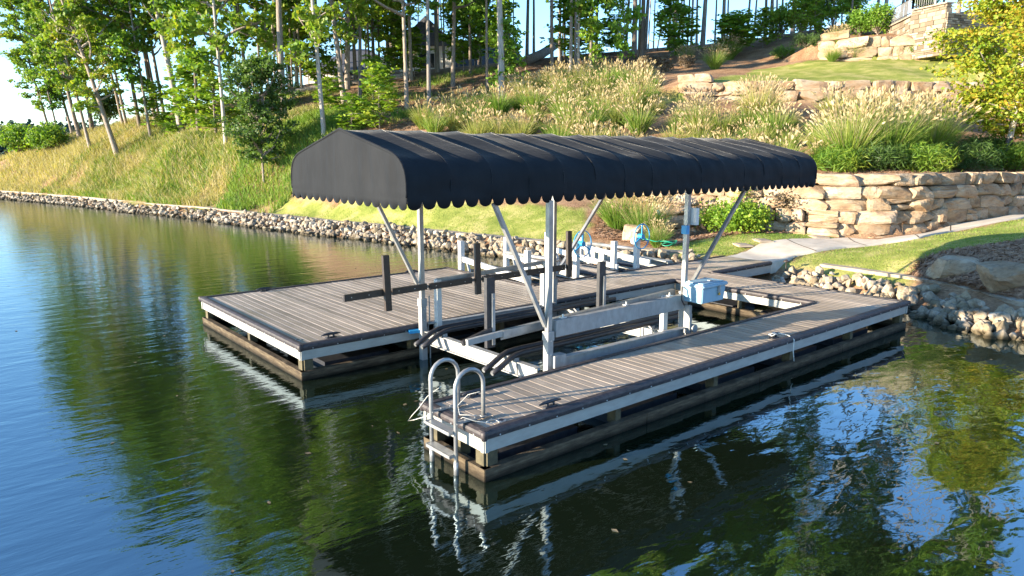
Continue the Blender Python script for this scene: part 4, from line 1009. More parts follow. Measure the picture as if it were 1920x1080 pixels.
# u, v of the foot, trunk width in the photograph, crown kind, lean (deg, towards picture right), pale bark
TREES = [
 (99, 263, 5, 'low', -10, 0), (113, 267, 4, 'low', -8, 0), (138, 260, 6, 'full', -9, 0), (152, 267, 9, 'full', -10, 0), (174, 249, 9, 'high', -4, 0), (170, 282, 7, 'full', -9, 0), (221, 294, 11, 'full', -13, 0),
 (232, 240, 6, 'high', -8, 0), (238, 238, 6, 'full', -7, 0), (263, 243, 8, 'full', -5, 0), (283, 263, 6, 'low', -4, 0), (291, 228, 8, 'high', -5, 0), (299, 227, 6, 'high', -5, 0), (309, 227, 7, 'full', -4, 0),
 (343, 259, 14, 'high', -7, 1), (372, 253, 7, 'low', 2, 0), (406, 260, 6, 'low', 0, 0), (424, 278, 8, 'full', -1, 1), (470, 188, 5, 'high', -5, 0), (493, 204, 6, 'low', -1, 0), (504, 188, 5, 'high', 0, 0), (516, 208, 5, 'low', 2, 0),
 (533, 232, 15, 'high', -1, 0), (550, 191, 4, 'thin', 0, 0), (558, 176, 8, 'full', 0, 0), (566, 176, 6, 'high', 0, 0), (608, 258, 10, 'low', -2, 1), (647, 207, 12, 'high', -5, 0), (651, 168, 12, 'full', 2, 0), (667, 156, 8, 'high', 0, 0),
 (675, 201, 8, 'low', 2, 0), (693, 144, 4, 'thin', 0, 0), (712, 146, 5, 'low', 0, 0), (763, 204, 9, 'full', 0, 0), (771, 151, 8, 'high', 0, 0), (805, 217, 9, 'high', 0, 1), (820, 136, 10, 'high', 0, 1), (833, 129, 4, 'thin', 0, 0), (849, 163, 9, 'full', 2, 0),
 (882, 139, 6, 'low', 0, 0), (913, 172, 6, 'thin', 0, 0), (941, 193, 15, 'high', -1, 1), (954, 116, 8, 'high', 0, 0), (963, 120, 3, 'thin', 0, 0), (988, 117, 8, 'thin', 0, 0),
 (1035, 135, 8, 'high', -1, 0), (1049, 126, 7, 'high', 0, 0), (1058, 119, 5, 'thin', 0, 0), (1070, 137, 7, 'thin', 0, 1), (1078, 130, 6, 'high', 0, 0), (1084, 137, 6, 'thin', 0, 1), (1107, 141, 6, 'low', 0, 1), (1189, 101, 11, 'high', 0, 0), (1197, 112, 5, 'thin', 0, 0),
 (1203, 113, 10, 'high', 0, 0), (1215, 98, 3, 'thin', 1, 0), (1225, 97, 3, 'thin', 0, 0), (1232, 96, 2, 'thin', 8, 0), (1252, 93, 4, 'thin', 1, 0), (1260, 98, 11, 'high', 3, 0), (1272, 91, 4, 'thin', 2, 0), (1279, 90, 4, 'thin', 0, 0), (1296, 88, 5, 'thin', 0, 0),
 (1317, 89, 10, 'thin', 1, 0), (1340, 86, 4, 'thin', 0, 0), (1400, 80, 5, 'thin', 1, 0), (1412, 78, 4, 'thin', 2, 0), (1486, 62, 9, 'thin', -1, 0), (1539, 52, 6, 'thin', -1, 0), (1594, 56, 4, 'thin', 0, 0), (1659, 42, 8, 'thin', 0, 0), (1698, 30, 6, 'thin', 0, 0), (1767, 28, 5, 'thin', 1, 0), (1796, 30, 8, 'thin', 1, 0), (1827, 26, 7, 'thin', 1, 0), (1735, 30, 6, 'pine', 0, 0), (1862, 24, 8, 'pine', 0, 0), (1890, 24, 6, 'high', 0, 0), (1925, 22, 7, 'high', 0, 0), (1990, 20, 8, 'high', 0, 0),
]
rg = random.Random(77)
zone_names = [(0, 330, 'the lakeside trees'), (330, 620, 'the trees left of the canopy'), (620, 960, 'the trees before the house'), (960, 1240, 'the trees above the tan grasses'), (1240, 1470, 'the crest trees'), (1470, 2100, 'the trees behind the stone walls')]
cnt = {}
def place_tree(p, diam, kind, lean, pale, label, group, hs=None):
    hs = hs or rg.uniform(.92, 1.12)
    root = empty('tree', p, rg.uniform(0, 6.28), label=label, cat='tree', group=group)
    ax_ = Vector((math.cos(YAW), math.sin(YAW), 0))
    rot = Matrix.Rotation(R(lean), 3, ax_)@Matrix.Rotation(rg.uniform(0, 6.28), 3, 'Z')
    root.rotation_euler = rot.to_euler()
    tm = rg.choice(TRW if pale else TR)
    link('trunk', tm, root, sc=(diam, diam, hs))
    pool = {'pine': CR_pine, 'full': CR_full, 'high': CR_high, 'thin': CR_thin, 'low': CR_low}[kind]
    ws = rg.uniform(.85, 1.15)*hs
    link('crown', rg.choice(pool), root, rot=(0, 0, rg.uniform(0, 6.28)), sc=(ws, ws, hs))
size_w = lambda d: 'stout' if d > .38 else ('slim' if d < .2 else 'medium')
def kind_for(u, kind): return kind if u < 1180 or rg.random() < .35 else 'pine'
tpos = []
for u, v, wpx, kind, lean, pale in sorted(TREES):
    p = ground(u, v, 25); d = float(np.dot(p-CAM, fw)); diam = max(.1, wpx*d/F*.85)
    zn = [z for z in zone_names if z[0] <= u < z[1]][0]; k = cnt.get(zn[2], 0); cnt[zn[2]] = k+1
    lab = f"{size_w(diam)} {'pale' if pale else 'brown'} trunked tree, {ORD[k]} from left of {zn[2]}"
    hs = rg.uniform(.85, 1.0) if u < 240 else (rg.uniform(1.3, 1.5) if u > 1180 else rg.uniform(1.15, 1.3) if u > 960 else rg.uniform(1.16, 1.36))
    place_tree(p, diam, kind_for(u, kind), lean, pale, lab, 'tall trees on the hillside', hs); tpos.append(p[:2])
# background trees behind the crest
k = 0
for i in range(62):
    u = rg.uniform(330, 1000) if i < 24 else rg.uniform(1000, 1460) if i < 46 else rg.uniform(1440, 2000); r_ = rg.uniform(66, 92)
    q = at_r(u, 200, r_); p = (q[0], q[1], hz(q[0], q[1]))
    if min(math.hypot(p[0]-a[0], p[1]-a[1]) for a in tpos) < 1.5: continue
    tpos.append(p[:2])
    place_tree(p, rg.uniform(.14, .34), rg.choice(['thin', 'pine']) if u > 960 else rg.choice(['thin', 'thin', 'high', 'low']), rg.uniform(-3, 3), 0, 'tree in the background wood beyond the crest of the hill', 'background trees beyond the crest', rg.uniform(1.0, 1.35) if u > 960 else rg.uniform(.95, 1.2))

# saplings with bright leaves on their stems
SAP = [crown(61+i, .8, 6.0, 1.15, 20, 1500, .17, [M['leafb'], M['bark']], .4) for i in range(3)]
SAPT = trunk(71, 6.0, .1, M['bark'], 1.2)
def sapling(u, v, h, wd, label, kind='leafb', d=.07, mesh=None):
    p = ground(u, v, 22); root = empty('young_tree', p, rg.uniform(0, 6), label=label, cat='tree', group='young trees on the slope')
    link('trunk', SAPT, root, sc=(d, d, h/6)); link('crown', mesh or rg.choice(SAP), root, sc=(wd, wd, h/6))
sapling(946, 190, 5.0, 1.0, 'bright leafy sapling wrapped round the foot of the stout pale tree')
sapling(1168, 145, 8.5, 1.0, 'slim bright green sapling standing alone above the tan grasses')
sapling(1106, 141, 7.5, 1.1, 'bright green sapling left of the lone one above the tan grasses')
sapling(712, 249, 3.6, 1.2, 'small round headed young tree behind the front ridge of the canopy')
sapling(620, 215, 2.2, 1.2, 'low bushy sapling on the weedy slope left of the small round headed tree')
sapling(700, 190, 3.0, 1.3, 'pale green sapling uphill of the small round headed young tree')
sapling(405, 262, 4.0, 1.5, 'yellow green sapling among the lakeside trunks')
sapling(375, 250, 5.0, 1.3, 'bright sapling behind the stout leaning pale tree')
sapling(1430, 90, 3.0, 1.1, 'yellow leaved sapling on the mulch crest')
sapling(1525, 75, 3.6, 1.0, 'reddish tipped sapling beside the topmost shrubs')
sapling(660, 250, 2.0, 1.0, 'tiny sapling just left of the canopy ridge')
for i in range(18):
    u = rg.uniform(250, 1000) if i < 12 else rg.uniform(1000, 1450); r_ = rg.uniform(56, 70); q = at_r(u, 200, r_); h_ = rg.uniform(3, 6.5); wd = rg.uniform(1.3, 2.1)
    root = empty('young_tree', (q[0], q[1], hz(q[0], q[1])), rg.uniform(0, 6), label='bright leafy young tree in the understory below the tall trees', cat='tree', group='understory young trees')
    link('trunk', SAPT, root, sc=(.07, .07, h_/6)); link('crown', rg.choice(SAP), root, sc=(wd, wd, h_/6))
# dense dark shrub-like evergreens
def dense(name, u, v, h, rad, n, ls, mt, label, cat='shrub', base=.25, seed=1, trunk_h=.6, group=None, lift_=0, mesh=None):
    p = ground(u, v, 15); rs = np.random.RandomState(seed)
    cs = rs.normal(size=(n//60+6, 3)); cs /= np.linalg.norm(cs, axis=1)[:, None]; cs *= rs.rand(len(cs), 1)**.33
    cc = cs*np.array([rad, rad, h*(1-base)/2*.92])*.80+np.array([0, 0, h*base+h*(1-base)/2])
    C = np.concatenate([c_+rs.normal(size=(60, 3))*np.array([.15, .15, .13])*rad*1.05 for c_ in cc]); C[:, 2] = np.abs(C[:, 2])
    V1, Q1 = leaf_quads(C, ls, rs, .2, *((3.2, -.5, .35) if name == 'juniper' else (1.5,)))
    paths = [([np.array([0, 0, -.2]), np.array([.03, .02, h*base]), np.array([0, .03, h*.7])], [h*.016+.012, h*.013+.01, .008])]
    for c_ in cc: paths.append(([np.array([0, 0, h*base*.8]), c_*.55+np.array([0, 0, h*base*.3]), c_], [.02, .014, .006]))
    V2, Q2 = tubes_np(paths, 5)
    root = empty(name, p, 0, label=label, cat=cat, group=group)
    link('foliage', np_mesh('foliage', V1, Q1, [mt]), root); link('stem', np_mesh('stem', V2, Q2, [M['bark']]), root); return root
p = ground(495, 346, 22); root = empty('evergreen_tree', p, .4, label='dark small leaved evergreen tree left of the canopy gable', cat='tree')
EV = crown(81, 1.1, 6.7, 2.5, 46, 13000, .115, [M['leafd'], M['bark']], .42, .55)
link('trunk', SAPT, root, sc=(.14, .14, 1.0)); link('crown', EV, root)
dense('evergreen_tree', 200, 245, 4.2, 1.6, 2400, .16, M['leafd'], 'thin feathery young evergreen on the skyline between leaning trunks', 'tree', .1, 6)
dense('shrub', 40, 292, 3.0, 1.9, 3000, .16, M['leaf'], 'rounded green bush at the far left lakeside', base=.05, seed=7)
dense('shrub', 95, 285, 2.4, 2.0, 2600, .16, M['leaf'], 'lower green bush right of the rounded one at the far left', base=.05, seed=8)
dense('shrub', 1612, 68, 1.9, 1.25, 3600, .09, M['leafb'], 'left of the two bright green round shrubs above the highest boulder wall', base=.05, seed=9, group='round green shrubs')
dense('shrub', 1645, 66, 2.1, 1.35, 3900, .09, M['leafb'], 'right of the two bright green round shrubs above the highest boulder wall', base=.05, seed=10, group='round green shrubs')
for i, (u, v, h) in enumerate([(1500, 72, 4.5), (1560, 60, 5.0), (1460, 75, 3.6), (1530, 60, 4.4), (1600, 50, 4.8), (1740, 30, 3.4)]):
    dense('shrub', u, v, h*.85, 1.5, 2200, .13, M['leafb'], f'{ORD[i]} leafy green bush in the row behind the upper lawn', base=.05, seed=20+i, group='bushes behind the upper lawn')
dense('shrub', 1385, 437, 1.05, 1.15, 4200, .075, M['leafb'], 'bright yellow green shrub at the foot of the lowest boulder wall', base=.03, seed=31)
dense('shrub', 1345, 436, .85, .8, 2000, .07, M['leafb'], 'smaller bright shrub touching the yellow green one near the lift post', base=.03, seed=32)
M['leafbrown'] = leaf_mat('faded_leaves', [(.12, .085, .06), (.20, .15, .09), (.28, .22, .13)], .2)
dense('shrub', 1398, 424, 1.8, .9, 800, .06, M['blade'], 'tall thin twiggy shrub behind the bright yellow green one', base=.03, seed=33)
dense('shrub', 1478, 428, 1.2, .9, 1200, .07, M['leafbrown'], 'brown faded bush against the boulders right of the bright shrub', base=.03, seed=34)
for i, (u, v) in enumerate([(1207, 135), (1245, 135), (1285, 128)]):
    dense('shrub', u, v, 1.0, .75, 1200, .07, M['leafbrown'], f'{ORD[i]} of the three brown mounded bushes on the mulch crest', base=.02, seed=36+i, group='brown mounded bushes')
for i, (u, v, s_) in enumerate([(1570, 322, 1.0), (1640, 318, 1.05), (1730, 322, 1.1), (1800, 318, 1.25), (1905, 318, 1.2), (1850, 300, 1.0), (1470, 110, 1.0), (1510, 92, 1.0), (1705, 101, .6)]):
    dense('juniper', u, v, .85*s_, 1.1*s_, 4200 if i < 6 else 1200, .085, M['leafd'] if i % 2 else M['leaf'], f'{ORD[i]} low spreading juniper, counted from the canopy end of the planting', 'shrub', .02, 45+i, group='spreading junipers')

# ornamental grass clumps
def clump(seed, h, rad, nb, npl, blade_m=0, wdt=.022, plume_len=.24, lean_bias=(0, 0)):
    rs = np.random.RandomState(seed); VV = []; QQ = []; MM = []; k = 0
    def strip_(p0, d0, L, w0, seg, grav, mi, taper=1):
        nonlocal k
        p = p0.copy(); d = d0.copy(); side = np.cross(d, [0, 0, 1.]); side /= np.linalg.norm(side)+1e-9
        a_ = rs.rand()*3.14; pr = []
        sd_ = side*math.cos(a_)+np.cross(side, d)*math.sin(a_)
        for i in range(seg+1):
            s = i/seg; w_ = w0*(1-taper*s**2)*.5; VV.append(p-sd_*w_); VV.append(p+sd_*w_); pr.append(p.copy())
            p = p+d*L/seg; d = d+np.array([0, 0, -grav*(.4+s)]); d /= np.linalg.norm(d)
        for i in range(seg): QQ.append((k+2*i, k+2*i+1, k+2*i+3, k+2*i+2)); MM.append(mi)
        k += 2*(seg+1); return pr[-1], d
    for i in range(nb):
        a = rs.rand()*6.283; rr = rad*.22*rs.rand(); p0 = np.array([math.cos(a)*rr, math.sin(a)*rr, 0])
        t_ = rs.uniform(.1, .85); d = np.array([math.cos(a)*t_+lean_bias[0], math.sin(a)*t_+lean_bias[1], 1.]); d /= np.linalg.norm(d)
        strip_(p0, d, h*rs.uniform(.6, 1.15), wdt*rs.uniform(.7, 1.3), 5, rs.uniform(.10, .34), blade_m)
    for i in range(npl):
        a = rs.rand()*6.283; rr = rad*.2*rs.rand(); p0 = np.array([math.cos(a)*rr, math.sin(a)*rr, 0]); t_ = rs.uniform(.05, .75)
        d = np.array([math.cos(a)*t_+lean_bias[0], math.sin(a)*t_+lean_bias[1], 1.]); d /= np.linalg.norm(d)
        tip, d2 = strip_(p0, d, h*rs.uniform(.85, 1.2), .008, 4, rs.uniform(.04, .16), 1, .3)
        # plume: crossed tapering strips
        for q in range(2): 
            kk = k
            p = tip.copy(); dd = d2.copy(); side = np.cross(dd, rs.normal(size=3)); side /= np.linalg.norm(side)+1e-9; L = plume_len*rs.uniform(.7, 1.2)
            ws = [.012, .045, .038, .004]
            for i2, w_ in enumerate(ws):
                VV.append(p-side*w_*.7); VV.append(p+side*w_*.7); p = p+dd*L/3; dd = dd+np.array([0, 0, -.12]); dd /= np.linalg.norm(dd)
            for i2 in range(3): QQ.append((kk+2*i2, kk+2*i2+1, kk+2*i2+3, kk+2*i2+2)); MM.append(1)
            k += 8
    return np_mesh('clump', np.array(VV), np.array(QQ), [M['bladeg'] if seed % 2 else M['blade'], M['plume']], np.array(MM))
CL = [clump(s, 1.25, 1.0, 460, 46, plume_len=.17) for s in (100, 101, 102, 103, 104, 106, 107)]
CLb = [clump(s, 1.9, 1.3, 900, 190, wdt=.02, plume_len=.17) for s in (111, 112, 113)]
region = gpoly([(768, 250), (880, 215), (960, 190), (1000, 160), (1110, 143), (1160, 147), (1250, 165), (1238, 192), (1296, 196), (1296, 188), (1420, 192), (1520, 192), (1640, 195), (1760, 190), (1760, 300), (1560, 300), (1530, 322), (1300, 322), (1100, 300), (900, 275)])
xs = [p[0] for p in region]; ys = [p[1] for p in region]; put = []; rg2 = random.Random(5); nC = 0
lawnE_c = ground(1268, 190)
for _ in range(6000):
    x = rg2.uniform(min(xs), max(xs)); y = rg2.uniform(min(ys), max(ys))
    if not inpoly(region, np.array([x]), np.array([y]))[0]: continue
    if min([math.hypot(x-a, y-b) for a, b in put] or [9]) < (1.05 if noise.noise(Vector((x*.35, y*.35, 4))) > -.12 else 1.75): continue
    _d = float(sdist(W2, np.array([x]), np.array([y]))[0][0]); _d = -_d if FLIP else _d
    if _d > -2.0 and x > W2[0][0]-2 and y < W2[0][1]+1: continue
    _q = np.array([x, y, hz(x, y)])-CAM; _u = 960+F*(_q@rt)/(_q@fw); _v = 540+F*(_q@dn)/(_q@fw)
    if (_u > 1285 and _v < 224) or (1235 < _u <= 1300 and _v < 216): continue
    if inpoly(lawnE, np.array([x]), np.array([y]))[0] or float(jump(np.array([x]), np.array([y]))[0]) > 1.75: continue
    put.append((x, y))
    s_ = rg2.uniform(.6, 1.15); o = link('ornamental_grass', rg2.choice(CL), None, (x, y, hz(x, y)-.05), (rg2.uniform(-.08, .08), rg2.uniform(-.08, .08), rg2.uniform(0, 6.28)), (s_, s_, s_*rg2.uniform(.85, 1.1)))
    tag(o, 'tan plumed ornamental grass clump in the mass covering the slope', 'ornamental grass', 'ornamental grasses on the slope')
for u, v, s_, lab in [(1590, 312, 1.15, 'large green fountain grass right behind the far end of the canopy'), (1665, 305, 1.2, 'large fountain grass with white plumes left of the turning maple'), (1740, 300, 1.1, 'large plumed grass leaning towards the turning maple'),
                      (1420, 235, 1.0, 'tall green grass clump standing above the canopy roof'), (1200, 210, .9, 'green leaved clump among the tan grasses by the little lawn'), (1310, 250, .8, 'green grass mound behind the canopy ridge'),
                      (1205, 449, .8, 'drooping straw coloured grass behind the far winch wheel'), (1158, 432, .8, 'straw coloured grass beside the lower lawn'), (1232, 462, .4, 'small green grass tuft beside the hose'),
                      (1340, 130, .75, 'green fountain grass on the mulch crest'), (1368, 112, .8, 'tallest fountain grass on the mulch crest'), (1285, 118, .6, 'tan tufted grass left of the fountain grasses on the crest'), (1560, 116, .5, 'left small grass tuft below the highest boulder wall'), (1604, 115, .55, 'right small grass tuft below the highest boulder wall'), (1570, 85, .6, 'pale grass tuft left of the round shrubs')]:
    p = ground(u, v, 18); o = link('ornamental_grass', CLb[int(u) % 3], None, (p[0], p[1], p[2]-.05), (0, 0, rg2.uniform(0, 6)), (s_, s_, s_)); tag(o, lab, 'ornamental grass')

# bank grasses and weeds (nobody could count them)
def blades_obj(name, poly, n, hmin, hmax, wd, mt, seed, cond=None, kind_lean=.5):
    rs = np.random.RandomState(seed); P = np.array(poly); lo = P.min(0); hi = P.max(0); xy = rs.rand(n*4, 2)*(hi-lo)+lo
    k = inpoly(poly, xy[:, 0], xy[:, 1]); s = S_(xy[:, 0], xy[:, 1]); k &= s > 1.2
    if cond is not None: k &= cond(xy[:, 0], xy[:, 1], rs)
    xy = xy[k][:n]; n = len(xy); z = height(xy[:, 0], xy[:, 1])
    B = np.c_[xy, z-.03]; h = rs.uniform(hmin, hmax, n)[:, None]; a = rs.rand(n)*6.283; ln = rs.uniform(.1, kind_lean, n)
    d = np.c_[np.cos(a)*ln, np.sin(a)*ln, np.ones(n)]; mid = B+d*h*.55; d2 = d.copy(); d2[:, :2] *= 2.2; d2[:, 2] *= .75; tip = mid+d2*h*.5
    a2 = rs.rand(n)*6.283; sd_ = np.c_[np.cos(a2), np.sin(a2), np.zeros(n)]*wd*.5*rs.uniform(.7, 1.4, n)[:, None]
    V_ = np.stack([B-sd_, B+sd_, mid-sd_*.9, mid+sd_*.9, tip-sd_*.25, tip+sd_*.25], 1).reshape(-1, 3)
    b0 = np.arange(n)[:, None]*6; Q_ = np.concatenate([b0+np.array([[0, 1, 3, 2]]), b0+np.array([[2, 3, 5, 4]])])
    o = link(name, np_mesh(name, V_, Q_, [mt])); tag(o, kind='stuff'); return o
def lump(sc, th, ph=0):
    def f(x, y, rs):
        return np.array([noise.noise(Vector((a*sc, b_*sc, ph))) for a, b_ in zip(x, y)])+rs.rand(len(x))*.3-.15 > th
    return f
def band(s0, s1, f=None):
    def g_(x, y, rs):
        s_ = S_(x, y); k = (s_ > s0) & (s_ < s1+2*np.sin(y*.7)+rs.rand(len(x))*2)
        if f is not None: k &= f(x, y, rs)
        return k
    return g_
tag(blades_obj('bank_grass', [(-20, 37), (40, 37), (40, 84), (-20, 84)], 88000, .25, .8, .034, M['bladedry'], 1, band(1.25, 8.5, lump(.22, -.45, 2))), 'pale dry tall grass covering the lake bank', 'grass')
tag(blades_obj('bank_grass', [(0, 30.5), (30, 30.5), (30, 60), (0, 60)], 60000, .2, .6, .034, M['bladeg'], 2, band(1.25, 10, lump(.3, -.22, 7))), 'bright green tall grass on the bank below the evergreen tree', 'grass')
wd_ = gpoly([(180, 262), (430, 300), (520, 260), (620, 255), (760, 232), (920, 175), (930, 130), (760, 155), (560, 178), (400, 225), (260, 240)])
tag(blades_obj('woodland_grass', wd_, 15000, .12, .45, .035, M['bladeg'], 3, lump(.25, .05, 11)), 'green weeds growing in patches under the trees', 'grass')
for nm, lp, n_, lab in (('lawn_grass', [(a, b_) for a, b_ in LA], 26000, 'short fuzzy grass of the lower lawn'), ('lawn_grass', lawnC, 22000, 'short grass of the lawn beside the path'), ('lawn_grass', lawnB, 12000, 'short grass of the small lawn left of the path')):
    tag(blades_obj(nm, lp, n_//2, .03, .07, .018, M['bladeg'], 9, None), lab, 'grass')
# pine straw / twigs litter
def litter(name, poly, n, seed, L=(.15, .4), mt='twig'):
    rs = np.random.RandomState(seed); P = np.array(poly); lo = P.min(0); hi = P.max(0); xy = rs.rand(n*4, 2)*(hi-lo)+lo
    k = inpoly(poly, xy[:, 0], xy[:, 1]); k &= (S_(xy[:, 0], xy[:, 1]) > 1.3) & (zones(xy[:, 0], xy[:, 1]) < .5); xy = xy[k][:n]; n = len(xy)
    z = height(xy[:, 0], xy[:, 1]); a = rs.rand(n)*6.283; l = rs.uniform(*L, n)[:, None]
    A = np.c_[xy, z+.02]; E_ = xy+np.c_[np.cos(a), np.sin(a)]*l; B = np.c_[E_, height(E_[:, 0], E_[:, 1])+rs.uniform(.02, .09, n)]
    w_ = np.c_[-np.sin(a), np.cos(a), np.zeros(n)]*.011+np.array([0, 0, .006])
    V_ = np.stack([A-w_, A+w_, B+w_*.6, B-w_*.6], 1).reshape(-1, 3); o = link(name, np_mesh(name, V_, np.arange(4*n).reshape(n, 4), [M[mt]])); tag(o, kind='stuff'); return o
str1 = gpoly([(1690, 552), (1720, 500), (1760, 480), (1920, 455), (2000, 460), (2000, 620), (1920, 600), (1800, 565)])
M['straw'] = simple('pine_straw', (.22, .12, .07), (.42, .27, .17), 5, .9, bs=0)
tag(litter('pine_straw', str1, 16000, 3, (.1, .3), 'straw'), 'fallen pine straw round the two boulders', 'pine straw')
str2 = gpoly([(1240, 440), (1330, 430), (1500, 428), (1540, 436), (1300, 452), (1240, 466), (1170, 455), (1110, 445), (1130, 395), (1240, 400)])
tag(litter('pine_straw', str2, 9000, 4, (.1, .3), 'straw'), 'fallen pine straw and mulch at the foot of the boulder wall', 'pine straw')
tag(litter('forest_litter', gpoly([(430, 395), (540, 365), (540, 300), (780, 250), (960, 170), (1100, 135), (1250, 110), (1100, 100), (900, 135), (600, 175), (420, 235), (300, 240), (420, 330)]), 26000, 5, (.2, .6)), 'fallen twigs and needles under the trees', 'twigs')
tag(litter('pine_straw', gpoly([(1540, 335), (1540, 305), (1920, 300), (1920, 335)]), 8000, 6, (.1, .3), 'straw'), 'pine straw along the top of the lowest boulder wall', 'pine straw')

# fallen logs
def log(a, b, r, label):
    a = ground(*a, 30); b = ground(*b, 30); pts_ = [Vector(a)*(1-k/8)+Vector(b)*k/8 for k in range(9)]
    pts_ = [(p.x, p.y, hz(p.x, p.y)+r*.8) for p in pts_]
    mb = MB(); mb.tube(pts_, [r*(1-.35*k/8) for k in range(9)], 10); mb.build('fallen_log', M['barkw'], None, True, label=label, cat='log')
log((640, 163), (545, 180), .30, 'long pale fallen trunk lying among the trees below the house')
log((770, 147), (660, 160), .28, 'fallen trunk continuing right of the long pale one')
log((985, 121), (905, 130), .25, 'low fallen trunk on the crest left of the raised log')
a = ground(985, 122, 30); b_ = at_r(1046, 98, 70)
mb = MB(); mb.tube([Vector(a)+Vector((0, 0, .3)), Vector((a+b_)/2)+Vector((0, 0, .4)), Vector(b_)+Vector((0, 0, .8))], [.42, .40, .36], 12); mb.build('fallen_log', M['bark'], None, True, label='thick broken log propped up on the crest', cat='log')

# ------------------------------------------------------------------ house beyond the trees
M['housewall'] = simple('pale_house_wall', (.62, .60, .55), (.70, .68, .62), 3, .8)
M['roof'] = simple('slate_roof', (.05, .055, .07), (.09, .095, .115), 6, .7)
M['glass'] = simple('window_glass', (.02, .025, .03), (.04, .045, .05), 2, .08)
M['trim'] = simple('white_trim', (.6, .6, .57), (.7, .7, .66), 2, .6)
hc = at_r(770, 140, 84); hzv = hz(hc[0], hc[1])
hs_ = empty('house', (hc[0], hc[1], 9.6), YAW-math.pi/2, label='pale walled house with steep dark roofs half hidden behind the trees', cat='house')
def hp_(name, mb, mt): return mb.build(name, mt, hs_)
def hip(mb, x0, x1, y0, y1, z0, z1, ov=.5, hipx=None):
    x0 -= ov; x1 += ov; y0 -= ov; y1 += ov; ym = (y0+y1)/2; hx = hipx if hipx is not None else (y1-y0)/2
    mb.add([(x0, y0, z0), (x1, y0, z0), (x1, y1, z0), (x0, y1, z0), (x0+hx, ym, z1), (x1-hx, ym, z1)], [(0, 1, 5, 4), (1, 2, 5), (2, 3, 4, 5), (3, 0, 4), (0, 3, 2, 1)])
hp_('wall', MB().box(-12, -1, 0, 9, -2, 2.9), M['housewall']); hp_('wall', MB().box(-1, 5, -1.5, 9, -2, 5.6), M['housewall']); hp_('wall', MB().box(5, 13, 1, 9, -2, 3.4), M['housewall']); hp_('wall', MB().box(13, 18, 2, 8, -2, 2.2), M['ledge'])
mb = MB(); hip(mb, -12, -1, 0, 9, 2.9, 6.0); hp_('roof', mb, M['roof'])
mb = MB(); hip(mb, 5, 13, 1, 9, 3.4, 8.2, hipx=3.2); hp_('roof', mb, M['roof'])
mb = MB(); hip(mb, 13, 18, 2, 8, 2.2, 4.4); hp_('roof', mb, M['roof'])
mb = MB(); mb.add([(-1.4, -1.9, 5.5), (2, -1.9, 8.6), (5.4, -1.9, 5.5), (-1.4, 9.4, 5.5), (2, 9.4, 8.6), (5.4, 9.4, 5.5)], [(0, 1, 4, 3), (1, 2, 5, 4), (0, 2, 1), (3, 4, 5), (0, 3, 5, 2)]); hp_('roof', mb, M['roof'])
mb = MB(); mb.box(-8, -4, -2.4, -.05, 2.3, 2.55); hip(mb, -8, -4, -2.4, 0, 2.56, 3.4, .3); hp_('porch_roof', mb, M['roof'])
for x in (-7.8, -6, -4.2): hp_('column', MB().box(x-.15, x+.15, -2.3, -2.0, -2, 2.3), M['trim'])
for x, y, z, w_, h_ in ((-10, 0, .6, 1.6, 1.6), (-6, 0, .4, 1.5, 1.9), (-2.6, 0, .6, 1.3, 1.6), (.6, -1.5, .4, 1.5, 1.9), (3.2, -1.5, .4, 1.5, 1.9), (2, -1.5, 3.2, 1.7, 1.5), (6.8, 1, .6, 1.4, 1.8), (9, 1, .6, 1.4, 1.8), (11.2, 1, .6, 1.4, 1.8)):
    o = hp_('window', MB().box(x-w_/2-.12, x+w_/2+.12, y-.06, y+.04, z-.12, z+h_+.12), M['trim'])
    mb = MB(); mb.box(x-w_/2, x-.04, y-.075, y-.055, z, z+h_); mb.box(x+.04, x+w_/2, y-.075, y-.055, z, z+h_); mb.build('pane', M['glass'], o)
hp_('chimney', MB().box(-3.4, -2.4, 4, 5.2, 3, 7.4), M['ledge'])

# ------------------------------------------------------------------ terrace wall and railing, top right
A_ = np.array(P2(1703, 100, 53.2)); B_ = np.array(P2(1768, 95, 51.5)); C_ = np.array(P2(1860, 95, 55)); D_ = np.array(P2(2050, 95, 62)); E2 = np.array(P2(1660, 80, 57.5))
tw = empty('terrace_wall', (A_[0], A_[1], 9.5), label='tan ledge stone terrace wall with a corner pillar at the top right', cat='stone wall'); twi = Matrix.Translation(-Vector(tw.location))
def ledge_run(a, b, z0, z1a, z1b, seed, th=.4):
    r = random.Random(seed); d = b-a; L = math.hypot(*d); d = d/L; n = np.array([d[1], -d[0]])
    if np.dot(n, CAM[:2]-a) < 0: n = -n
    mb = MB(); core = MB(); core.bar((*(a-n*th/2), (z0+min(z1a, z1b))/2-.1), (*(b-n*th/2), (z0+min(z1a, z1b))/2-.1), th, min(z1a, z1b)-z0-.2); core.build('core', M['ledge'], tw).matrix_parent_inverse = twi
    z = z0
    while z < max(z1a, z1b)-.05:
        h = r.choice((.12, .16, .2, .26)); s = 0
        while s < L:
            wd = min(r.uniform(.25, .75), L-s+.01); zt = z1a+(z1b-z1a)*(s/L)
            if z+h <= zt+.08:
                p = a+d*(s+.008); q = a+d*(s+wd-.012); o_ = n*r.uniform(.0, .06)
                mb.bar((*(p+o_-n*th*.4), z+h/2), (*(q+o_-n*th*.4), z+h/2), th, h-.02)
            s += wd
        z += h
    o = mb.build('ledge_stones', M['rockmix2'], tw, kind='stuff'); o.matrix_parent_inverse = twi
    cp = MB(); cp.bar((*(a-n*th/2), z1a+.09), (*(b-n*th/2), z1b+.09), th+.16, .09); cp.build('coping', M['cap'], tw).matrix_parent_inverse = twi
m, t, b = mat('ledge_mixed', .88, spec=.2); g = N(t, 'ShaderNodeNewGeometry')
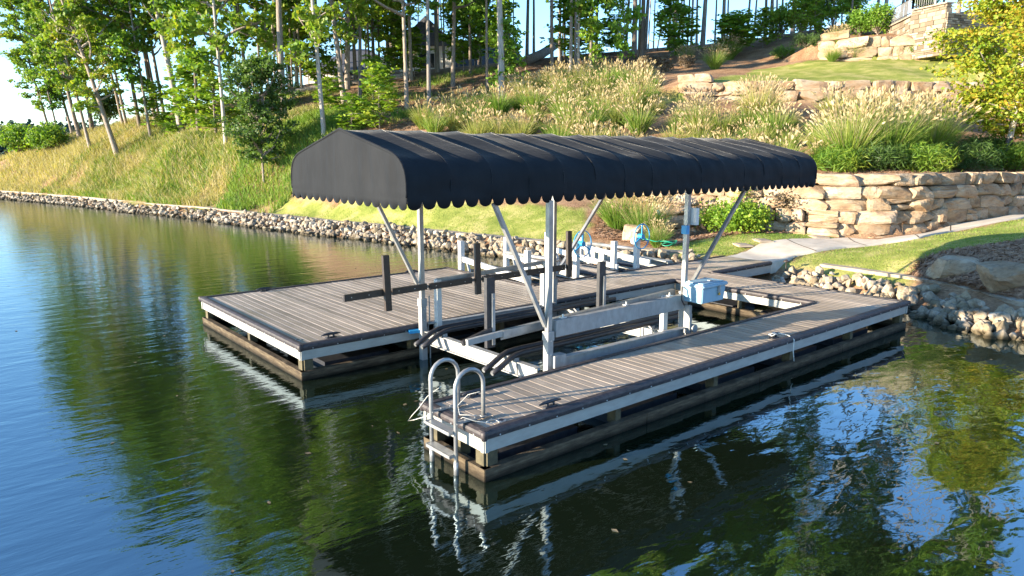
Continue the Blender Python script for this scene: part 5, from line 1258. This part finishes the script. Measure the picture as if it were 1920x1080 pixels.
c = ramp(t, g.outputs['Random Per Island'], [(0, (.11, .085, .06)), (.5, (.24, .19, .135)), (1, (.34, .285, .22))]).outputs[0]; t.links.new(c, b.inputs['Base Color']); M['rockmix2'] = m
ledge_run(A_, B_, 9.3, 12.2, 12.2, 1); ledge_run(B_, C_, 9.3, 11.6, 11.6, 2); ledge_run(C_, D_, 9.3, 12.0, 13.0, 3); ledge_run(E2, A_, 10.4, 11.9, 11.9, 4)
fe = empty('iron_railing', (A_[0], A_[1], 12.2), label='black iron railing on top of the terrace wall', cat='railing'); fei = Matrix.Translation(-Vector(fe.location))
for (a, b_, za) in ((E2, A_, 12.05), (A_, A_*.35+B_*.65, 12.35)):
    d = b_-a; L = math.hypot(*d)
    for z in (za+.12, za+1.0): mb = MB(); mb.bar((*a, z), (*b_, z), .04, .04); mb.build('rail', M['black'], fe).matrix_parent_inverse = fei
    k = int(L/.16); me = MB().box(-.012, .012, -.012, .012, 0, .95).mesh('picket', M['black'])
    for i in range(k+1):
        p = a+d*i/k; o = link('picket', me, fe, (*p, za+.05)); o.matrix_parent_inverse = fei
    for p in (a, b_): mb = MB(); mb.box(p[0]-.05, p[0]+.05, p[1]-.05, p[1]+.05, za, za+1.15); mb.build('railing_post', M['black'], fe).matrix_parent_inverse = fei

# ------------------------------------------------------------------ turning maple at the right edge
mp_ = ground(1876, 318, 20)
mt_ = empty('maple_tree', mp_, 0, label='young maple with turning yellow green leaves and a wrapped trunk at the right edge', cat='tree')
mpv = Vector(mp_)
mb = MB(); mb.tube([(0, 0, -.2), (.03, -.08, .6), (.06, -.18, 1.35), (.05, -.25, 1.9), (.0, -.3, 3.8), (.05, -.25, 6.6)], [.13, .115, .11, .10, .07, .02], 12); link('trunk', mb.mesh('trunk', M['barkw'], True), mt_)
mb = MB(); mb.tube([(0, 0, .05), (.03, -.08, .6), (.06, -.17, 1.2)], [.145, .13, .122], 14, cap=False)
link('trunk_wrap', mb.mesh('trunk_wrap', M['black'], True), mt_)
rs = np.random.RandomState(3); paths = []; cc = []
for i in range(48):
    a = i*2.4+rs.rand(); s = (i+.5)/48; z = 1.75+s*5.6; Lb = (2.7*math.sin(math.pi*(.18+.72*s))**.7)*rs.uniform(.75, 1.1); d = np.array([math.cos(a), math.sin(a), .22+.5*s]); d /= np.linalg.norm(d); p = np.array([.03, -.22, z-.3]); pp = []
    for j in range(7):
        pp.append(p.copy()); p = p+d*Lb/6; d = d+rs.normal(size=3)*.12+np.array([0, 0, -.03]); d /= np.linalg.norm(d)
    paths.append((pp, [.035*(1-j/7.5) for j in range(7)]))
    for j in range(2, 7):
        for _ in range(3): cc.append(pp[j]+rs.normal(size=3)*np.array([.26, .26, .13]))
cc = np.array(cc); C = np.concatenate([c_+rs.normal(size=(46, 3))*np.array([.24, .24, .10]) for c_ in cc]); V1, Q1 = leaf_quads(C, .095, rs, .5, 1.5, .35)
link('crown', np_mesh('crown', V1, Q1, [M['leafm']]), mt_); V2, Q2 = tubes_np(paths, 6); link('branches', np_mesh('branches', V2, Q2, [M['barkw']], smooth=True), mt_)

# ------------------------------------------------------------------ small things ashore
p = ground(1433, 493, 15); lp = empty('path_light', (13.75, 4.35, hz(13.75, 4.35)), label='small bronze path light where the path meets the dock', cat='lamp')
mb = MB(); mb.tube([(0, 0, -.1), (0, 0, .42)], .014, 8); link('stake', mb.mesh('stake', M['brownvinyl'], True), lp)
mb = MB(); mb.tube([(0, 0, .40), (0, 0, .425), (0, 0, .47)], [.085, .075, .012], 14); link('shade', mb.mesh('shade', M['brownvinyl'], True), lp)
for u, v, lab in ((1392, 464, 'grey irrigation lid set in the small lawn, nearest the gangway'), (1430, 454, 'brown irrigation lid set in the small lawn behind the grey one'), (1534, 446, 'long flat lid in the grass beside the path')):
    p = ground(u, v, 15); mb = MB(); mb.box(-.35, .35, -.22, .22, 0, .05); mb.box(-.28, .28, -.16, .16, .051, .062); me = mb.mesh('utility_lid', M['cap']); o = link('utility_lid', me, None, (p[0], p[1], p[2]+.0), (0, 0, .9)); tag(o, lab, 'utility lid')
p = ground(1238, 462, 15); mb = MB()
M['hose'] = simple('green_hose', (.01, .22, .12), (.02, .3, .18), 5, .4)
for k in range(6):
    rr = .22+.03*(k % 3); ox, oy = rg.uniform(-.18, .18), rg.uniform(-.3, .3)
    mb.tube([(p[0]+ox+rr*math.cos(a), p[1]+oy+rr*1.2*math.sin(a), p[2]+.06+.03*k+.03*math.sin(3*a+k)) for a in np.linspace(0, 6.28, 22)], .016, 6)
mb.build('garden_hose', M['hose'], None, True, label='coiled green hose on the mulch behind the far winch wheel', cat='hose')
p = ground(1232, 448, 15); sp_ = empty('water_spigot', p, label='blue topped water spigot post beside the straw grasses', cat='spigot')
mb = MB(); mb.box(-.05, .05, -.05, .05, -.1, .85); link('post', mb.mesh('post', M['timber']), sp_); mb = MB(); mb.tube([(0, 0, .85), (0, 0, .95), (0, 0, 1.02)], [.07, .08, .03], 10); mb.tube([(0, 0, .92), (-.12, -.1, .88)], .025, 8); link('tap', mb.mesh('tap', M['bluewheel'], True), sp_)

rs = np.random.RandomState(8); C = np.c_[rs.uniform(-6, 12, 260), rs.uniform(-5, 26, 260), np.full(260, .006)]
V1, Q1 = leaf_quads(C, .05, rs, 1.0, 1.4); V1[:, 2] = .006+rs.rand(len(V1))*.004
tag(link('floating_leaves', np_mesh('floating_leaves', V1, Q1, [M['leafbrown']])), 'fallen leaf specks floating on the lake', 'leaves', kind='stuff')
# ------------------------------------------------------------------ far shore
def far_hill(name, u0, u1, r0, zt, seed):
    rs = np.random.RandomState(seed); a = at_r(u0, 288, r0); b = at_r(u1, 288, r0*.85); vs = []; fs = []; n = 60; d = (b-a)[:2]; nn = np.array([-d[1], d[0]]); nn /= np.linalg.norm(nn)
    if np.dot(nn, a[:2]-CAM[:2]) < 0: nn = -nn
    for i in range(n+1):
        s = i/n; p = a[:2]+d*s; top = zt*(.55+.45*math.sin(math.pi*(.15+.7*s)))+2*noise.noise(Vector((s*9, seed, 0)))
        for j, (o, z) in enumerate(((0, -1), (15, .25), (60, .7), (130, 1.0), (220, 1.02))): q = p+nn*o; vs.append((q[0], q[1], z*top if j else -1))
    for i in range(n):
        for j in range(4): k = i*5+j; fs.append((k, k+1, k+6, k+5))
    mb = MB(); mb.add(vs, fs); mb.build(name, M['farground'], None, True, kind='structure')
    # canopy of the far wood
    N_ = 2600; s = rs.rand(N_); o = rs.rand(N_)**.7*135; top = zt*(.55+.45*np.sin(math.pi*(.15+.7*s))); zz = top*np.interp(o, [0, 15, 60, 130], [0, .25, .7, 1.0]); P = a[:2]+d*s[:, None]+nn*o[:, None]
    C = np.c_[P, zz+rs.uniform(2, 9, N_)]; CC = np.repeat(C, 9, 0)+rs.normal(size=(N_*9, 3))*np.array([2.6, 2.6, 2.0]); V1, Q1 = leaf_quads(CC, 2.4, rs, .2, 1.2)
    ob = link('far_wood', np_mesh('far_wood', V1, Q1, [M['farleaf']])); tag(ob, 'dark haze-tinted blue green wood on the far shore', 'wood', kind='stuff')
M['farground'] = simple('far_ground', (.04, .07, .05), (.06, .09, .06), .1, .9, bs=0)  # same bluish haze tint mixed into the hill colour
far_hill('far_hill', -500, 700, 430, 9.5, 2)
print('objects', len(bpy.data.objects))
